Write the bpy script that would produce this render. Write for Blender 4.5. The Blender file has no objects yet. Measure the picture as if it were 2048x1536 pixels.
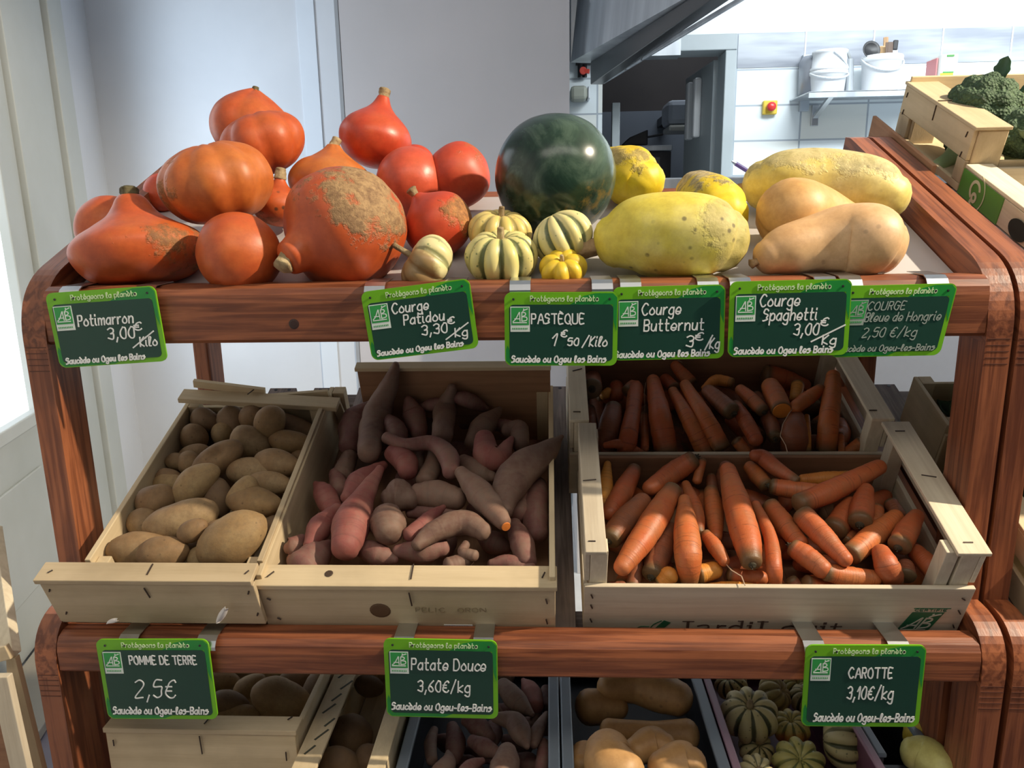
import bpy, math, random
import numpy as np
from mathutils import Vector, Matrix, noise
random.seed(7)
scn = bpy.context.scene
COL = scn.collection

# ------------------------------------------------------------ camera
F = 1540.0
def nrm(v):
    v = np.array(v, float)
    return v / np.linalg.norm(v)
_dY = nrm((73, 355, -1540)); _dX = np.array((32424, 226, 1540.0)); _dX = nrm(_dX - _dX.dot(_dY) * _dY)
_dZ = np.cross(_dX, _dY)
R = np.array([_dX, _dY, _dZ])                    # camera axes to world axes
EYE = np.array((0.0, 0.0, 1.25))                 # floor is z = 0, eye height 1.25 m
cam = bpy.data.cameras.new('camera'); camo = bpy.data.objects.new('camera', cam); COL.objects.link(camo)
cam.sensor_width = 36.0; cam.lens = 36.0 * F / 2048; cam.clip_start = 0.02; cam.clip_end = 60
mw = Matrix([list(R[0]) + [EYE[0]], list(R[1]) + [EYE[1]], list(R[2]) + [EYE[2]], [0, 0, 0, 1]])
camo.matrix_world = mw
scn.camera = camo
RIGHT, UP, BACK = R[:, 0], R[:, 1], R[:, 2]      # image right, image up, towards the viewer

# ------------------------------------------------------------ world, light, exposure
vs = scn.view_settings
vs.view_transform = 'Standard'; vs.look = 'None'; vs.gamma = 1.0; vs.exposure = 0.0; vs.use_curve_mapping = False
w = bpy.data.worlds.new('world'); scn.world = w; w.use_nodes = True
w.node_tree.nodes['Background'].inputs[0].default_value = (0.80, 0.88, 1.0, 1)
w.node_tree.nodes['Background'].inputs[1].default_value = 0.10
def lamp(name, kind, loc, target, power, color, **kw):
    l = bpy.data.lights.new(name, kind); o = bpy.data.objects.new(name, l); COL.objects.link(o)
    o.location = loc
    o.rotation_euler = (Vector(target) - Vector(loc)).to_track_quat('-Z', 'Y').to_euler()
    l.energy = power; l.color = color
    for k, v in kw.items(): setattr(l, k, v)
    return o
# spot lamp of the shop, ahead on the right; its light rakes over the display
lamp('shop_spot_lamp', 'SPOT', (1.95, 0.60, 2.54), (0.0, 1.0, 1.08), 390, (1.0, 0.86, 0.66), spot_size=1.25, spot_blend=0.5, shadow_soft_size=0.03)
# daylight from the glazed door on the left
lamp('daylight_left_door', 'AREA', (-1.56, 2.55, 1.35), (-0.95, 3.02, 1.30), 5.2, (0.72, 0.86, 1.0), spread=2.3, shape='RECTANGLE', size=0.22, size_y=1.6)
# ceiling tubes in the kitchen
lamp('kitchen_ceiling_tube', 'AREA', (1.6, 2.20, 2.50), (1.7, 3.6, 0.9), 29, (0.90, 0.97, 1.0), spread=2.0, shape='RECTANGLE', size=1.6, size_y=0.25)
lamp('kitchen_ceiling_tube', 'AREA', (3.2, 2.20, 2.50), (2.7, 3.6, 0.9), 25, (0.90, 0.97, 1.0), spread=2.0, shape='RECTANGLE', size=1.6, size_y=0.25)
# soft ceiling light of the shop
lamp('shop_ceiling_light', 'AREA', (0.25, -0.12, 2.54), (0.0, 0.95, 0.9), 17, (1.0, 0.93, 0.82), shape='RECTANGLE', size=2.2, size_y=0.7)

# ------------------------------------------------------------ rays through the frame, tier frames
def ray(px, py): return R @ np.array(((px - 1024) / F, -(py - 768) / F, -1.0))
def onY(px, py, Y): r = ray(px, py); return EYE + r * (Y / r[1])
def onZ(px, py, Z): r = ray(px, py); return EYE + r * ((Z - EYE[2]) / r[2])
def onP(px, py, p0, n): r = ray(px, py); return EYE + r * (np.dot(np.array(p0) - EYE, n) / np.dot(r, n))
TILT = math.radians(22)
eX = np.array([1.0, 0, 0]); eY = np.array([0, math.cos(TILT), math.sin(TILT)]); eZ = np.array([0, -math.sin(TILT), math.cos(TILT)])
fX, fY, fZ = np.eye(3)
class Frame:
    def __init__(s, o, a=eX, b=eY, c=eZ): s.o = np.array(o, float); s.a, s.b, s.c = a, b, c
    def p(s, x, v, w): return s.o + s.a * x + s.b * v + s.c * w
    def hit(s, px, py, w): return onP(px, py, s.o + s.c * w, s.c)
    def hitv(s, px, py, v): return onP(px, py, s.o + s.b * v, s.b)
    def loc(s, P): d = np.array(P) - s.o; return d @ s.a, d @ s.b, d @ s.c
T1 = Frame((0, .905, 1.25 - .097))               # upper tray board
T2 = Frame((0, .835, 1.25 - .50))                # middle slatted shelf
T3 = Frame((0, 0, 1.25 - .78), fX, fY, fZ)       # bottom shelf, level
WORLD = Frame((0, 0, 0), fX, fY, fZ)
def depth(P): return float((EYE - P) @ BACK)     # distance along the optical axis
def m_per_px(P): return depth(P) / F

# ------------------------------------------------------------ object helpers
def prop(o, label=None, cat=None, group=None, kind=None):
    if label: o['label'] = label
    if cat: o['category'] = cat
    if group: o['group'] = group
    if kind: o['kind'] = kind
    return o
def empty(name, loc, label, cat, group=None):
    o = bpy.data.objects.new(name, None); COL.objects.link(o); o.location = Vector(loc); o.empty_display_size = .02
    return prop(o, label, cat, group)
WLOC = {}
def mk(name, verts, faces, mat, parent=None, smooth=False, attrs=None, bevel=0, origin=None):
    V = np.array(verts, float)
    c = V.mean(0) if origin is None else np.array(origin, float)
    me = bpy.data.meshes.new(name)
    me.from_pydata((V - c).tolist(), [], faces); me.update()
    for k, a in (attrs or {}).items():
        at = me.attributes.new(k, 'FLOAT', 'POINT'); at.data.foreach_set('value', np.array(a, dtype=np.float32))
    if smooth: me.polygons.foreach_set('use_smooth', [True] * len(me.polygons))
    for m in (mat if isinstance(mat, (list, tuple)) else [mat]): me.materials.append(m)
    o = bpy.data.objects.new(name, me); COL.objects.link(o)
    if parent is not None:
        o.parent = parent; o.location = Vector(c) - WLOC[parent]
    else: o.location = Vector(c)
    WLOC[o] = Vector(c)
    if bevel:
        b = o.modifiers.new('bevel', 'BEVEL'); b.width = bevel; b.segments = 2; b.limit_method = 'ANGLE'
    return o
def E(name, loc, label, cat, group=None):
    o = empty(name, loc, label, cat, group); WLOC[o] = Vector(loc); return o
class G:
    """collects shapes into one mesh"""
    def __init__(s): s.v, s.f = [], []
    def add(s, v, f):
        n = len(s.v); s.v += [tuple(x) for x in v]; s.f += [[i + n for i in q] for q in f]; return s
    def box(s, fr, x0, x1, v0, v1, w0, w1):
        P = [fr.p(x, v, w) for w in (w0, w1) for v in (v0, v1) for x in (x0, x1)]
        return s.add(P, [(0, 2, 3, 1), (4, 5, 7, 6), (0, 1, 5, 4), (2, 6, 7, 3), (0, 4, 6, 2), (1, 3, 7, 5)])
    def hexa(s, P): return s.add(P, [(0, 2, 3, 1), (4, 5, 7, 6), (0, 1, 5, 4), (2, 6, 7, 3), (0, 4, 6, 2), (1, 3, 7, 5)])
    def beam(s, A, B, up, wd, ht):
        A, B = np.array(A, float), np.array(B, float); d = nrm(B - A); u = np.array(up, float); u = nrm(u - u.dot(d) * d); r = np.cross(d, u)
        P = [q + r * a * wd / 2 + u * b * ht / 2 for b in (-1, 1) for q in (A, B) for a in (-1, 1)]
        return s.hexa(P)
    def prism(s, poly, d):
        """polygon (3-D points) extruded by vector d"""
        n = len(poly); P = [np.array(p) for p in poly]; Q = [p + d for p in P]
        return s.add(P + Q, [list(range(n))[::-1], [n + i for i in range(n)]] + [[i, (i + 1) % n, n + (i + 1) % n, n + i] for i in range(n)])
    def tube(s, A, B, r0, r1=None, n=12):
        A, B = np.array(A, float), np.array(B, float); r1 = r0 if r1 is None else r1
        d = nrm(B - A); u = nrm(np.cross(d, (0.31, 0.2, 0.93))); q = np.cross(d, u)
        c = [(math.cos(2 * math.pi * i / n), math.sin(2 * math.pi * i / n)) for i in range(n)]
        P = [A + (u * a + q * b) * r0 for a, b in c] + [B + (u * a + q * b) * r1 for a, b in c]
        return s.add(P, [list(range(n))[::-1], [n + i for i in range(n)]] + [[i, (i + 1) % n, n + (i + 1) % n, n + i] for i in range(n)])
    def lathe(s, base, prof, n=24, axis=(0, 0, 1)):
        ax = nrm(axis); u = nrm(np.cross(ax, (0.0, 1.0, 0.02))); q = np.cross(ax, u); P, Fc = [], []
        for (r, h) in prof:
            P += [np.array(base) + ax * h + (u * math.cos(2 * math.pi * i / n) + q * math.sin(2 * math.pi * i / n)) * max(r, 1e-5) for i in range(n)]
        for k in range(len(prof) - 1):
            Fc += [[k * n + i, k * n + (i + 1) % n, (k + 1) * n + (i + 1) % n, (k + 1) * n + i] for i in range(n)]
        return s.add(P, Fc)
    def make(s, name, mat, parent=None, smooth=False, bevel=0):
        return mk(name, s.v, s.f, mat, parent, smooth, None, bevel)
def fbm(p, s=1.0, seed=0.0, oct=3):
    v, a, f = 0.0, 1.0, s
    for _ in range(oct):
        v += a * noise.noise(Vector((p[0] * f + seed, p[1] * f - seed * .7, p[2] * f + seed * .3))); a *= .5; f *= 2.1
    return v
def cat_rom(pts, t):
    """Catmull-Rom through pts (rows), t in 0..1"""
    P = np.array(pts, float); n = len(P)
    if n == 1: return P[0]
    u = min(max(t, 0), 1) * (n - 1); i = min(int(u), n - 2); f = u - i
    p1, p2 = P[i], P[i + 1]; p0 = P[i - 1] if i > 0 else 2 * p1 - p2; p3 = P[i + 2] if i + 2 < n else 2 * p2 - p1
    return .5 * ((2 * p1) + (p2 - p0) * f + (2 * p0 - 5 * p1 + 4 * p2 - p3) * f * f + (3 * p1 - p0 - 3 * p2 + p3) * f ** 3)
def sweep(pts, rad, n=16, rings=18, cap0=1.0, cap1=1.0, amp=0.0, freq=20.0, seed=0.0, flat=1.0, flatdir=None, ribs=0, ribamp=0.0, ringamp=0.0, ringf=0.0):
    """round body swept along pts with radii; returns verts, faces, t, groove"""
    pts = np.array(pts, float); rad = np.array(rad, float)
    C, Rr, tt = [], [], []
    for i in range(rings + 1):
        t = i / rings; C.append(cat_rom(pts, t)); Rr.append(max(float(cat_rom(rad[:, None], t)[0]), rad.min() * .5)); tt.append(t)
    C = np.array(C); D = np.gradient(C, axis=0); D /= np.linalg.norm(D, axis=1)[:, None]
    pre, post = [], []
    for a in (78, 58, 36, 16):
        s_, c_ = math.sin(math.radians(a)), math.cos(math.radians(a))
        pre.append((C[0] - D[0] * Rr[0] * cap0 * s_, Rr[0] * c_, 0.0)); post.append((C[-1] + D[-1] * Rr[-1] * cap1 * s_, Rr[-1] * c_, 1.0))
    post = post[::-1]
    L = [(p, r, t, D[0]) for p, r, t in pre] + [(C[i], Rr[i], tt[i], D[i]) for i in range(len(C))] + [(p, r, t, D[-1]) for p, r, t in post]
    u = np.cross(D[0], flatdir if flatdir is not None else (0.2, 0.3, 1.0)); u = nrm(u)
    V, T, Gv = [], [], []
    Lr = rad.max()
    V.append(C[0] - D[0] * Rr[0] * cap0); T.append(0.0); Gv.append(0.0)
    for p, r, t, d in L:
        u = nrm(u - u.dot(d) * d); q = np.cross(d, u)
        for k in range(n):
            th = 2 * math.pi * k / n; cu, cq = math.cos(th), math.sin(th) * flat
            rr = r; g = 0.0
            if ribs:
                g = .5 - .5 * math.cos(ribs * th); rr = r * (1 - ribamp * (1 - abs(math.cos(ribs * th / 2))) * 1.0)
            dv = u * cu + q * cq; pt = p + dv * rr
            if amp: pt = pt + dv * Lr * amp * fbm(pt, freq, seed)
            if ringamp: pt = pt + dv * r * ringamp * noise.noise(Vector((t * ringf, seed, th * .35)))
            V.append(pt); T.append(t); Gv.append(g)
    V.append(C[-1] + D[-1] * Rr[-1] * cap1); T.append(1.0); Gv.append(0.0)
    Fc = []; m = len(L)
    for k in range(n): Fc.append((0, 1 + (k + 1) % n, 1 + k))
    for j in range(m - 1):
        a = 1 + j * n; b = a + n
        for k in range(n): Fc.append((a + k, a + (k + 1) % n, b + (k + 1) % n, b + k))
    a = 1 + (m - 1) * n; e = len(V) - 1
    for k in range(n): Fc.append((a + k, a + (k + 1) % n, e))
    return V, Fc, T, Gv

# ------------------------------------------------------------ materials
def mat(name):
    m = bpy.data.materials.new(name); m.use_nodes = True
    nt = m.node_tree; b = nt.nodes['Principled BSDF']; return m, nt, b
def nd(nt, typ, ins=None, **props):
    n = nt.nodes.new(typ)
    for k, v in props.items(): setattr(n, k, v)
    for k, v in (ins or {}).items():
        if isinstance(v, bpy.types.NodeSocket): nt.links.new(v, n.inputs[k])
        else: n.inputs[k].default_value = v
    return n
def rgba(c): return (c[0], c[1], c[2], 1.0)
def mix(nt, f, a, b, mode='MIX'):
    n = nt.nodes.new('ShaderNodeMix'); n.data_type = 'RGBA'; n.blend_type = mode
    for sock, v in ((n.inputs[0], f), (n.inputs[6], a), (n.inputs[7], b)):
        if isinstance(v, bpy.types.NodeSocket): nt.links.new(v, sock)
        else: sock.default_value = v if not isinstance(v, tuple) or len(v) == 4 else rgba(v)
    return n.outputs[2]
def ramp(nt, fac, stops):
    n = nt.nodes.new('ShaderNodeValToRGB'); cr = n.color_ramp
    while len(cr.elements) < len(stops): cr.elements.new(.5)
    for e, (p, c) in zip(cr.elements, stops): e.position = p; e.color = rgba(c) if not isinstance(c, float) else (c, c, c, 1)
    nt.links.new(fac, n.inputs[0]); return n.outputs[0]
def mth(nt, op, a, b=None, c=None):
    n = nt.nodes.new('ShaderNodeMath'); n.operation = op
    for i, v in enumerate((a, b, c)):
        if v is None: continue
        if isinstance(v, bpy.types.NodeSocket): nt.links.new(v, n.inputs[i])
        else: n.inputs[i].default_value = v
    return n.outputs[0]
def coords(nt, scale=(1, 1, 1), rot=(0, 0, 0), loc=(0, 0, 0)):
    tc = nt.nodes.new('ShaderNodeTexCoord')
    mp = nd(nt, 'ShaderNodeMapping', {'Vector': tc.outputs['Object'], 'Scale': scale, 'Rotation': rot, 'Location': loc})
    return mp.outputs[0]
def noi(nt, vec, scale, detail=4, rough=.55, dist=0.0):
    n = nd(nt, 'ShaderNodeTexNoise', {'Vector': vec, 'Scale': scale, 'Detail': detail, 'Roughness': rough, 'Distortion': dist}); return n.outputs[0]
def rnd(nt): return nt.nodes.new('ShaderNodeObjectInfo').outputs['Random']
def bump(nt, b, h, strength=.3, dist=.002):
    n = nd(nt, 'ShaderNodeBump', {'Height': h, 'Strength': strength, 'Distance': dist}); nt.links.new(n.outputs[0], b.inputs['Normal'])
def plain(name, c, rough=.5, metal=0.0, spec=.5, emit=None, es=0.0):
    m, nt, b = mat(name); b.inputs['Base Color'].default_value = rgba(c); b.inputs['Roughness'].default_value = rough; b.inputs['Metallic'].default_value = metal
    b.inputs['Specular IOR Level'].default_value = spec
    vec = coords(nt); n = noi(nt, vec, 40, 3)
    col = mix(nt, mth(nt, 'MULTIPLY', n, .22), rgba(c), rgba([x * .72 for x in c])); nt.links.new(col, b.inputs['Base Color'])
    if emit: b.inputs['Emission Color'].default_value = rgba(emit); b.inputs['Emission Strength'].default_value = es
    return m
AX = {'x': (0.05, 1, 1), 'y': (1, 0.05, 1), 'z': (1, 1, 0.05), 's': (1, 0.05, 1)}
def wood(name, dark, light, axis, bands=55, rough=.5, stain=.35, knots=False, contrast=1.0, bumpd=.0006):
    m, nt, b = mat(name)
    rot = (-TILT, 0, 0) if axis == 's' else (0, 0, 0)
    tc = nt.nodes.new('ShaderNodeTexCoord'); r = rnd(nt)
    off = nd(nt, 'ShaderNodeCombineXYZ', {0: mth(nt, 'MULTIPLY', r, 7.3), 1: mth(nt, 'MULTIPLY', r, 3.1), 2: mth(nt, 'MULTIPLY', r, 5.7)})
    add = nd(nt, 'ShaderNodeVectorMath', {0: tc.outputs['Object'], 1: off.outputs[0]}, operation='ADD')
    rotn = nd(nt, 'ShaderNodeMapping', {'Vector': add.outputs[0], 'Rotation': rot})
    mp = nd(nt, 'ShaderNodeMapping', {'Vector': rotn.outputs[0], 'Scale': AX[axis]}); vec = mp.outputs[0]
    g1 = noi(nt, vec, bands * 3.2, 3, .5, .6); g2 = noi(nt, vec, bands * .9, 2, .5, .3)
    n1 = noi(nt, vec, 420, 3, .6); n2 = noi(nt, rotn.outputs[0], 9, 4, .6)
    f = mth(nt, 'ADD', mth(nt, 'MULTIPLY', ramp(nt, g1, [(.39, 0.0), (.61, 1.0)]), .50 * contrast), mth(nt, 'ADD', mth(nt, 'MULTIPLY', g2, .35), mth(nt, 'MULTIPLY_ADD', n1, .22, .25 * (1 - contrast))))
    col = ramp(nt, f, [(.1, dark), (.75, light)])
    col = mix(nt, mth(nt, 'MULTIPLY', ramp(nt, n2, [(.45, 0.0), (.75, 1.0)]), stain), col, rgba([x * .45 for x in dark]))
    col = mix(nt, 1.0, col, ramp(nt, r, [(0.0, (.82, .80, .80)), (1.0, (1.12, 1.12, 1.1))]), 'MULTIPLY')
    nt.links.new(col, b.inputs['Base Color']); b.inputs['Roughness'].default_value = rough
    bump(nt, b, n1, .35, bumpd); return m
RED = {a: wood('stained_pine_' + a, (.105, .026, .011), (.34, .113, .046), a, 42, .42, .35) for a in 'xzs'}
PALE = {a: wood('poplar_crate_' + a, (.46, .35, .20), (.69, .56, .36), a, 20, .7, .30, contrast=.35) for a in 'xyzs'}
PALER = {a: wood('fresh_pine_crate_' + a, (.52, .43, .30), (.74, .66, .50), a, 34, .7, .18, contrast=.45) for a in 'xyzs'}
BROWNC = {a: wood('dark_crate_wood_' + a, (.21, .10, .05), (.38, .20, .105), a, 24, .7, .4, contrast=.5) for a in 'xyzs'}
GREY = {a: wood('weathered_slat_' + a, (.11, .085, .075), (.27, .22, .20), a, 50, .8, .45) for a in 'xs'}
def painted(name, c, c2, rough=.6, spec=.4, scale=2.5):
    m, nt, b = mat(name); vec = coords(nt); n = noi(nt, vec, scale, 4)
    nt.links.new(mix(nt, ramp(nt, n, [(.35, 0.0), (.7, 1.0)]), rgba(c), rgba(c2)), b.inputs['Base Color'])
    b.inputs['Roughness'].default_value = rough; b.inputs['Specular IOR Level'].default_value = spec
    bump(nt, b, noi(nt, vec, 160, 3), .08, .001); return m
def skin(name, stops, scab=None, scabcol=(.36, .25, .12), dir=None, thr=.5, rough=.38, nscale=9.0, spots=0.0, spotcol=(.05, .035, .02), bscale=120, bstr=.15, vary=.25, scabrough=.8, scabsize=26, size=.07):
    """skin of a fruit: mottled base, optional rough corky patch on the side facing dir, optional spots"""
    m, nt, b = mat(name); tc = nt.nodes.new('ShaderNodeTexCoord'); P = tc.outputs['Object']
    r = rnd(nt); n = noi(nt, P, nscale, 5, .6)
    f = mth(nt, 'ADD', mth(nt, 'MULTIPLY', mth(nt, 'SUBTRACT', r, .5), vary), n)
    col = ramp(nt, f, stops)
    col = mix(nt, .6, col, ramp(nt, noi(nt, P, 75, 5, .7), [(.3, (.72, .66, .60)), (.7, (1.15, 1.18, 1.2))]), 'MULTIPLY')
    ro = rough
    if scab is not None:
        dp = nd(nt, 'ShaderNodeVectorMath', {0: P, 1: tuple(nrm(dir) / size)}, operation='DOT_PRODUCT').outputs['Value']
        s1 = noi(nt, P, scabsize, 6, .68); s2 = noi(nt, P, scabsize * 4, 4, .7)
        q = mth(nt, 'ADD', dp, mth(nt, 'MULTIPLY_ADD', s1, 2.2, -1.1))
        mask = ramp(nt, mth(nt, 'SUBTRACT', q, thr - .5), [(.40, 0.0), (.62, 1.0)])
        mask = mth(nt, 'MULTIPLY', mask, scab)
        sc = mix(nt, ramp(nt, s2, [(.38, 0.0), (.66, 1.0)]), rgba(scabcol), rgba([x * .55 for x in scabcol]))
        sc = mix(nt, ramp(nt, s1, [(.50, 0.0), (.62, .35)]), sc, rgba((.03, .025, .015)))
        col = mix(nt, mask, col, sc)
        ro_n = mth(nt, 'MULTIPLY_ADD', mask, scabrough - rough, rough); nt.links.new(ro_n, b.inputs['Roughness'])
        bump(nt, b, mth(nt, 'MULTIPLY', s2, mask), .8, .0025)
    else:
        b.inputs['Roughness'].default_value = rough; bump(nt, b, noi(nt, P, bscale, 4), bstr, .0015)
    if spots:
        v = nd(nt, 'ShaderNodeTexVoronoi', {'Vector': P, 'Scale': 70.0, 'Randomness': 1.0}).outputs['Distance']
        s3 = noi(nt, P, 11, 3)
        k = mth(nt, 'MULTIPLY', ramp(nt, v, [(.12, 1.0), (.24, 0.0)]), ramp(nt, s3, [(.52, 0.0), (.60, spots)]))
        col = mix(nt, k, col, rgba(spotcol))
    nt.links.new(col, b.inputs['Base Color']); return m
CHALK = plain('chalk_white', (.80, .82, .80), .8)
STEEL = plain('galvanised_steel', (.62, .64, .66), .28, 1.0)
def brushed():
    m, nt, b = mat('brushed_stainless'); vec = coords(nt, (3, 3, .2)); n = noi(nt, vec, 3, 4)
    nt.links.new(ramp(nt, n, [(.3, (.33, .36, .40)), (.7, (.62, .66, .70))]), b.inputs['Base Color'])
    b.inputs['Metallic'].default_value = .55; b.inputs['Roughness'].default_value = .38; return m
STAINLESS = brushed()
BLACK = plain('black_plastic', (.012, .012, .014), .45)
DARK = plain('dark_metal', (.05, .05, .055), .45, .6)
WHITEP = plain('white_plastic', (.80, .82, .84), .4)
# ------------------------------------------------------------ room
def struct(name, g, m, parent=None, bevel=0, smooth=False):
    o = g.make(name, m, parent, smooth, bevel)
    if parent is None: o['kind'] = 'structure'
    return o
WALLM = painted('white_paint', (.66, .69, .74), (.60, .63, .68), .55)
WALLK = painted('kitchen_white_paint', (.86, .89, .92), (.82, .86, .90), .5)
FRAMEW = painted('door_white_paint', (.52, .55, .54), (.44, .47, .45), .45)
FRAMEG = painted('door_grey_paint', (.44, .49, .51), (.38, .43, .45), .45)
YB, YK = 3.10, 3.60
FLOORM = painted('lavender_floor_tile', (.30, .27, .32), (.22, .20, .24), .5, scale=5)
FLOORW = painted('white_floor_tile', (.62, .63, .64), (.50, .51, .52), .4, scale=5)
struct('floor', G().box(WORLD, -3.0, 5.0, -1.6, 1.87, -.06, 0), FLOORM)
struct('floor_white', G().box(WORLD, -3.0, 5.0, 1.90, 5.6, -.06, .004), FLOORW)
struct('trim_1', G().box(WORLD, -3.0, 5.0, 1.87, 1.90, -.06, .010), plain('white_threshold', (.8, .8, .8), .4))
struct('ceiling', G().box(WORLD, -3.0, 5.0, -1.6, 5.6, 2.60, 2.66), WALLK)
xe = onY(1139, 200, YB)[0]
CORN = np.array((-1.76, YB, 0)); dL = nrm((-math.sin(math.radians(13)), math.cos(math.radians(13)), 0)); nL = np.array((dL[1], -dL[0], 0))
LW = Frame(CORN, -dL, nL, fZ)              # x runs along the left wall towards the viewer, v into the room
struct('wall_back', G().box(WORLD, -1.90, xe, YB, YB + .10, 0, 2.6), WALLM)
a, b_ = onY(606, 200, YB)[0], onY(641, 200, YB)[0]
struct('trim_2', G().box(WORLD, a, b_, YB - .006, YB, 0, 2.6), painted('pale_blue_strip', (.70, .76, .84), (.66, .72, .80), .5), bevel=.001)
a = onY(672, 60, YB)[0]
struct('wall_back_panel', G().box(WORLD, a + .016, xe, YB - .005, YB, 0, 2.6), painted('warm_grey_panel', (.56, .53, .54), (.52, .50, .51), .6))
struct('trim_3', G().box(WORLD, a, a + .014, YB - .007, YB, 0, 2.6), plain('grey_joint', (.33, .34, .36), .6))
struct('baseboard_back', G().box(WORLD, -1.75, xe, YB - .012, YB, 0, .07), FRAMEW, bevel=.002)
# left wall: glazed door in a wide white casing
def onL(px, py):
    P = onP(px, py, CORN, nL); return (P - CORN) @ -dL, P[2]
j0 = onL(163, 430)[0]; j1 = onL(140, 430)[0]; j2 = onL(76, 525)[0]; g0 = onL(40, 525)[0]
zg = onL(55, 838)[1]; zb = .13
LEND = 2.0
struct('wall_left', G().box(LW, 0, j0, -.10, 0, 0, 2.6).box(LW, LEND, LEND + 3.2, -.10, 0, 0, 2.6).box(LW, j0, LEND, -.10, 0, 2.35, 2.6), WALLM)
struct('trim_4', G().box(LW, j0 - .02, j1, -.05, .022, 0, 2.35), FRAMEW, bevel=.004)
struct('trim_5', G().box(LW, j1 + .012, j2, -.08, .004, 0, 2.35), FRAMEW, bevel=.003)
dr = E('door_1', LW.p(j2 + .3, -.03, 0), None, None); dr['kind'] = 'structure'
stile = g0 - j2
G().box(LW, j2 + .008, g0, -.06, -.012, .02, 2.33).make('stile', FRAMEW, dr, bevel=.004)
G().box(LW, g0, LEND - .1, -.06, -.012, .02, zg).make('lower_panel', FRAMEW, dr, bevel=.003)
G().box(LW, g0 + .06, LEND - .2, -.012, -.004, zb + .05, zg - .16).make('panel_moulding', FRAMEW, dr, bevel=.004)
G().box(LW, g0, LEND - .1, -.012, .016, zg - .025, zg + .015).make('glazing_bead', FRAMEW, dr, bevel=.004)
G().box(LW, g0, LEND - .1, -.06, -.012, 2.2, 2.33).make('top_rail', FRAMEW, dr, bevel=.003)
G().box(LW, g0, LEND - .1, -.045, -.040, zg, 2.2).make('glass_pane', plain('daylit_frosted_glass', (.8, .88, 1), .3, emit=(.84, .93, 1.0), es=1.3), dr)
struct('baseboard_left', G().box(LW, -.02, LEND, 0, .16, .004, .03), plain('beige_threshold', (.44, .40, .33), .6), bevel=.003)

# kitchen wall with the doorway
def X(px, py=200, Y=YK): return onY(px, py, Y)[0]
def Z(px, py, Y=YK): return onY(px, py, Y)[2]
def tiles():
    m, nt, b = mat('kitchen_wall_tiles'); tc = nt.nodes.new('ShaderNodeTexCoord')
    sp = nd(nt, 'ShaderNodeSeparateXYZ', {0: tc.outputs['Object']})
    cv = nd(nt, 'ShaderNodeCombineXYZ', {0: sp.outputs[0], 1: sp.outputs[2], 2: 0.0})
    br = nd(nt, 'ShaderNodeTexBrick', {'Vector': cv.outputs[0], 'Color1': rgba((.78, .85, .88)), 'Color2': rgba((.80, .79, .70)), 'Mortar': rgba((.42, .47, .52)), 'Scale': 1.0, 'Mortar Size': .004, 'Mortar Smooth': .1, 'Bias': -.35, 'Brick Width': .286, 'Row Height': .1475}, offset=0.0, offset_frequency=1, squash=1.0)
    nt.links.new(br.outputs['Color'], b.inputs['Base Color']); b.inputs['Roughness'].default_value = .18; return m
TILE = tiles()
zT = Z(1700, 61); zD = Z(1340, 72); dl, dr_ = X(1205, 150), X(1474, 65); xr = 4.2
# tiled part: joints measured from the tiled corner beside the doorway
struct('wall_kitchen', mk and G().box(WORLD, dr_, xr, YK, YK + .12, zT, 2.6).box(WORLD, -1.9, dl, YK, YK + .12, Z(1160, 124), 2.6).box(WORLD, dl, dr_, YK, YK + .12, zD, 2.6), WALLK)
org = (dr_ + .004, YK, zT - .1475 * 10)
struct('wall_kitchen_tiled', None or G().box(WORLD, dr_, xr, YK - .004, YK + .12, 0, zT), TILE)
bpy.data.objects['wall_kitchen_tiled'].data.transform(Matrix.Translation(Vector(WLOC[bpy.data.objects['wall_kitchen_tiled']]) - Vector(org)))
bpy.data.objects['wall_kitchen_tiled'].location = Vector(org)
struct('wall_kitchen_tiled_left', G().box(WORLD, -1.9, dl, YK - .004, YK + .12, 0, Z(1160, 124)), TILE)
o = bpy.data.objects['wall_kitchen_tiled_left']; og = (X(1160) - .21, YK, Z(1160, 158) - .1475 * 8)
o.data.transform(Matrix.Translation(WLOC[o] - Vector(og))); o.location = Vector(og)
def mirror_band():
    m, nt, b = mat('polished_steel_band'); vec = coords(nt, (1, 1, 1)); n = noi(nt, coords(nt, (.6, 1, 5)), 2.5, 3)
    nt.links.new(ramp(nt, n, [(.38, (.20, .22, .26)), (.62, (.40, .43, .48))]), b.inputs['Base Color'])
    b.inputs['Metallic'].default_value = .15; b.inputs['Roughness'].default_value = .3; return m
struct('trim_6', G().box(WORLD, dr_ + .006, xr, YK - .007, YK - .004, zT - .140, zT - .004), mirror_band())
for k in range(1, 9):
    struct('trim_%d' % (20 + k), G().box(WORLD, dr_ + .004 + .286 * k - .003, dr_ + .004 + .286 * k + .003, YK - .009, YK - .004, zT - .146, zT), plain('tile_joint', (.75, .80, .84), .5))
struct('wall_right', G().box(WORLD, xr, xr + .1, -1.6, 5.6, 0, 2.6), WALLK)
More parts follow.
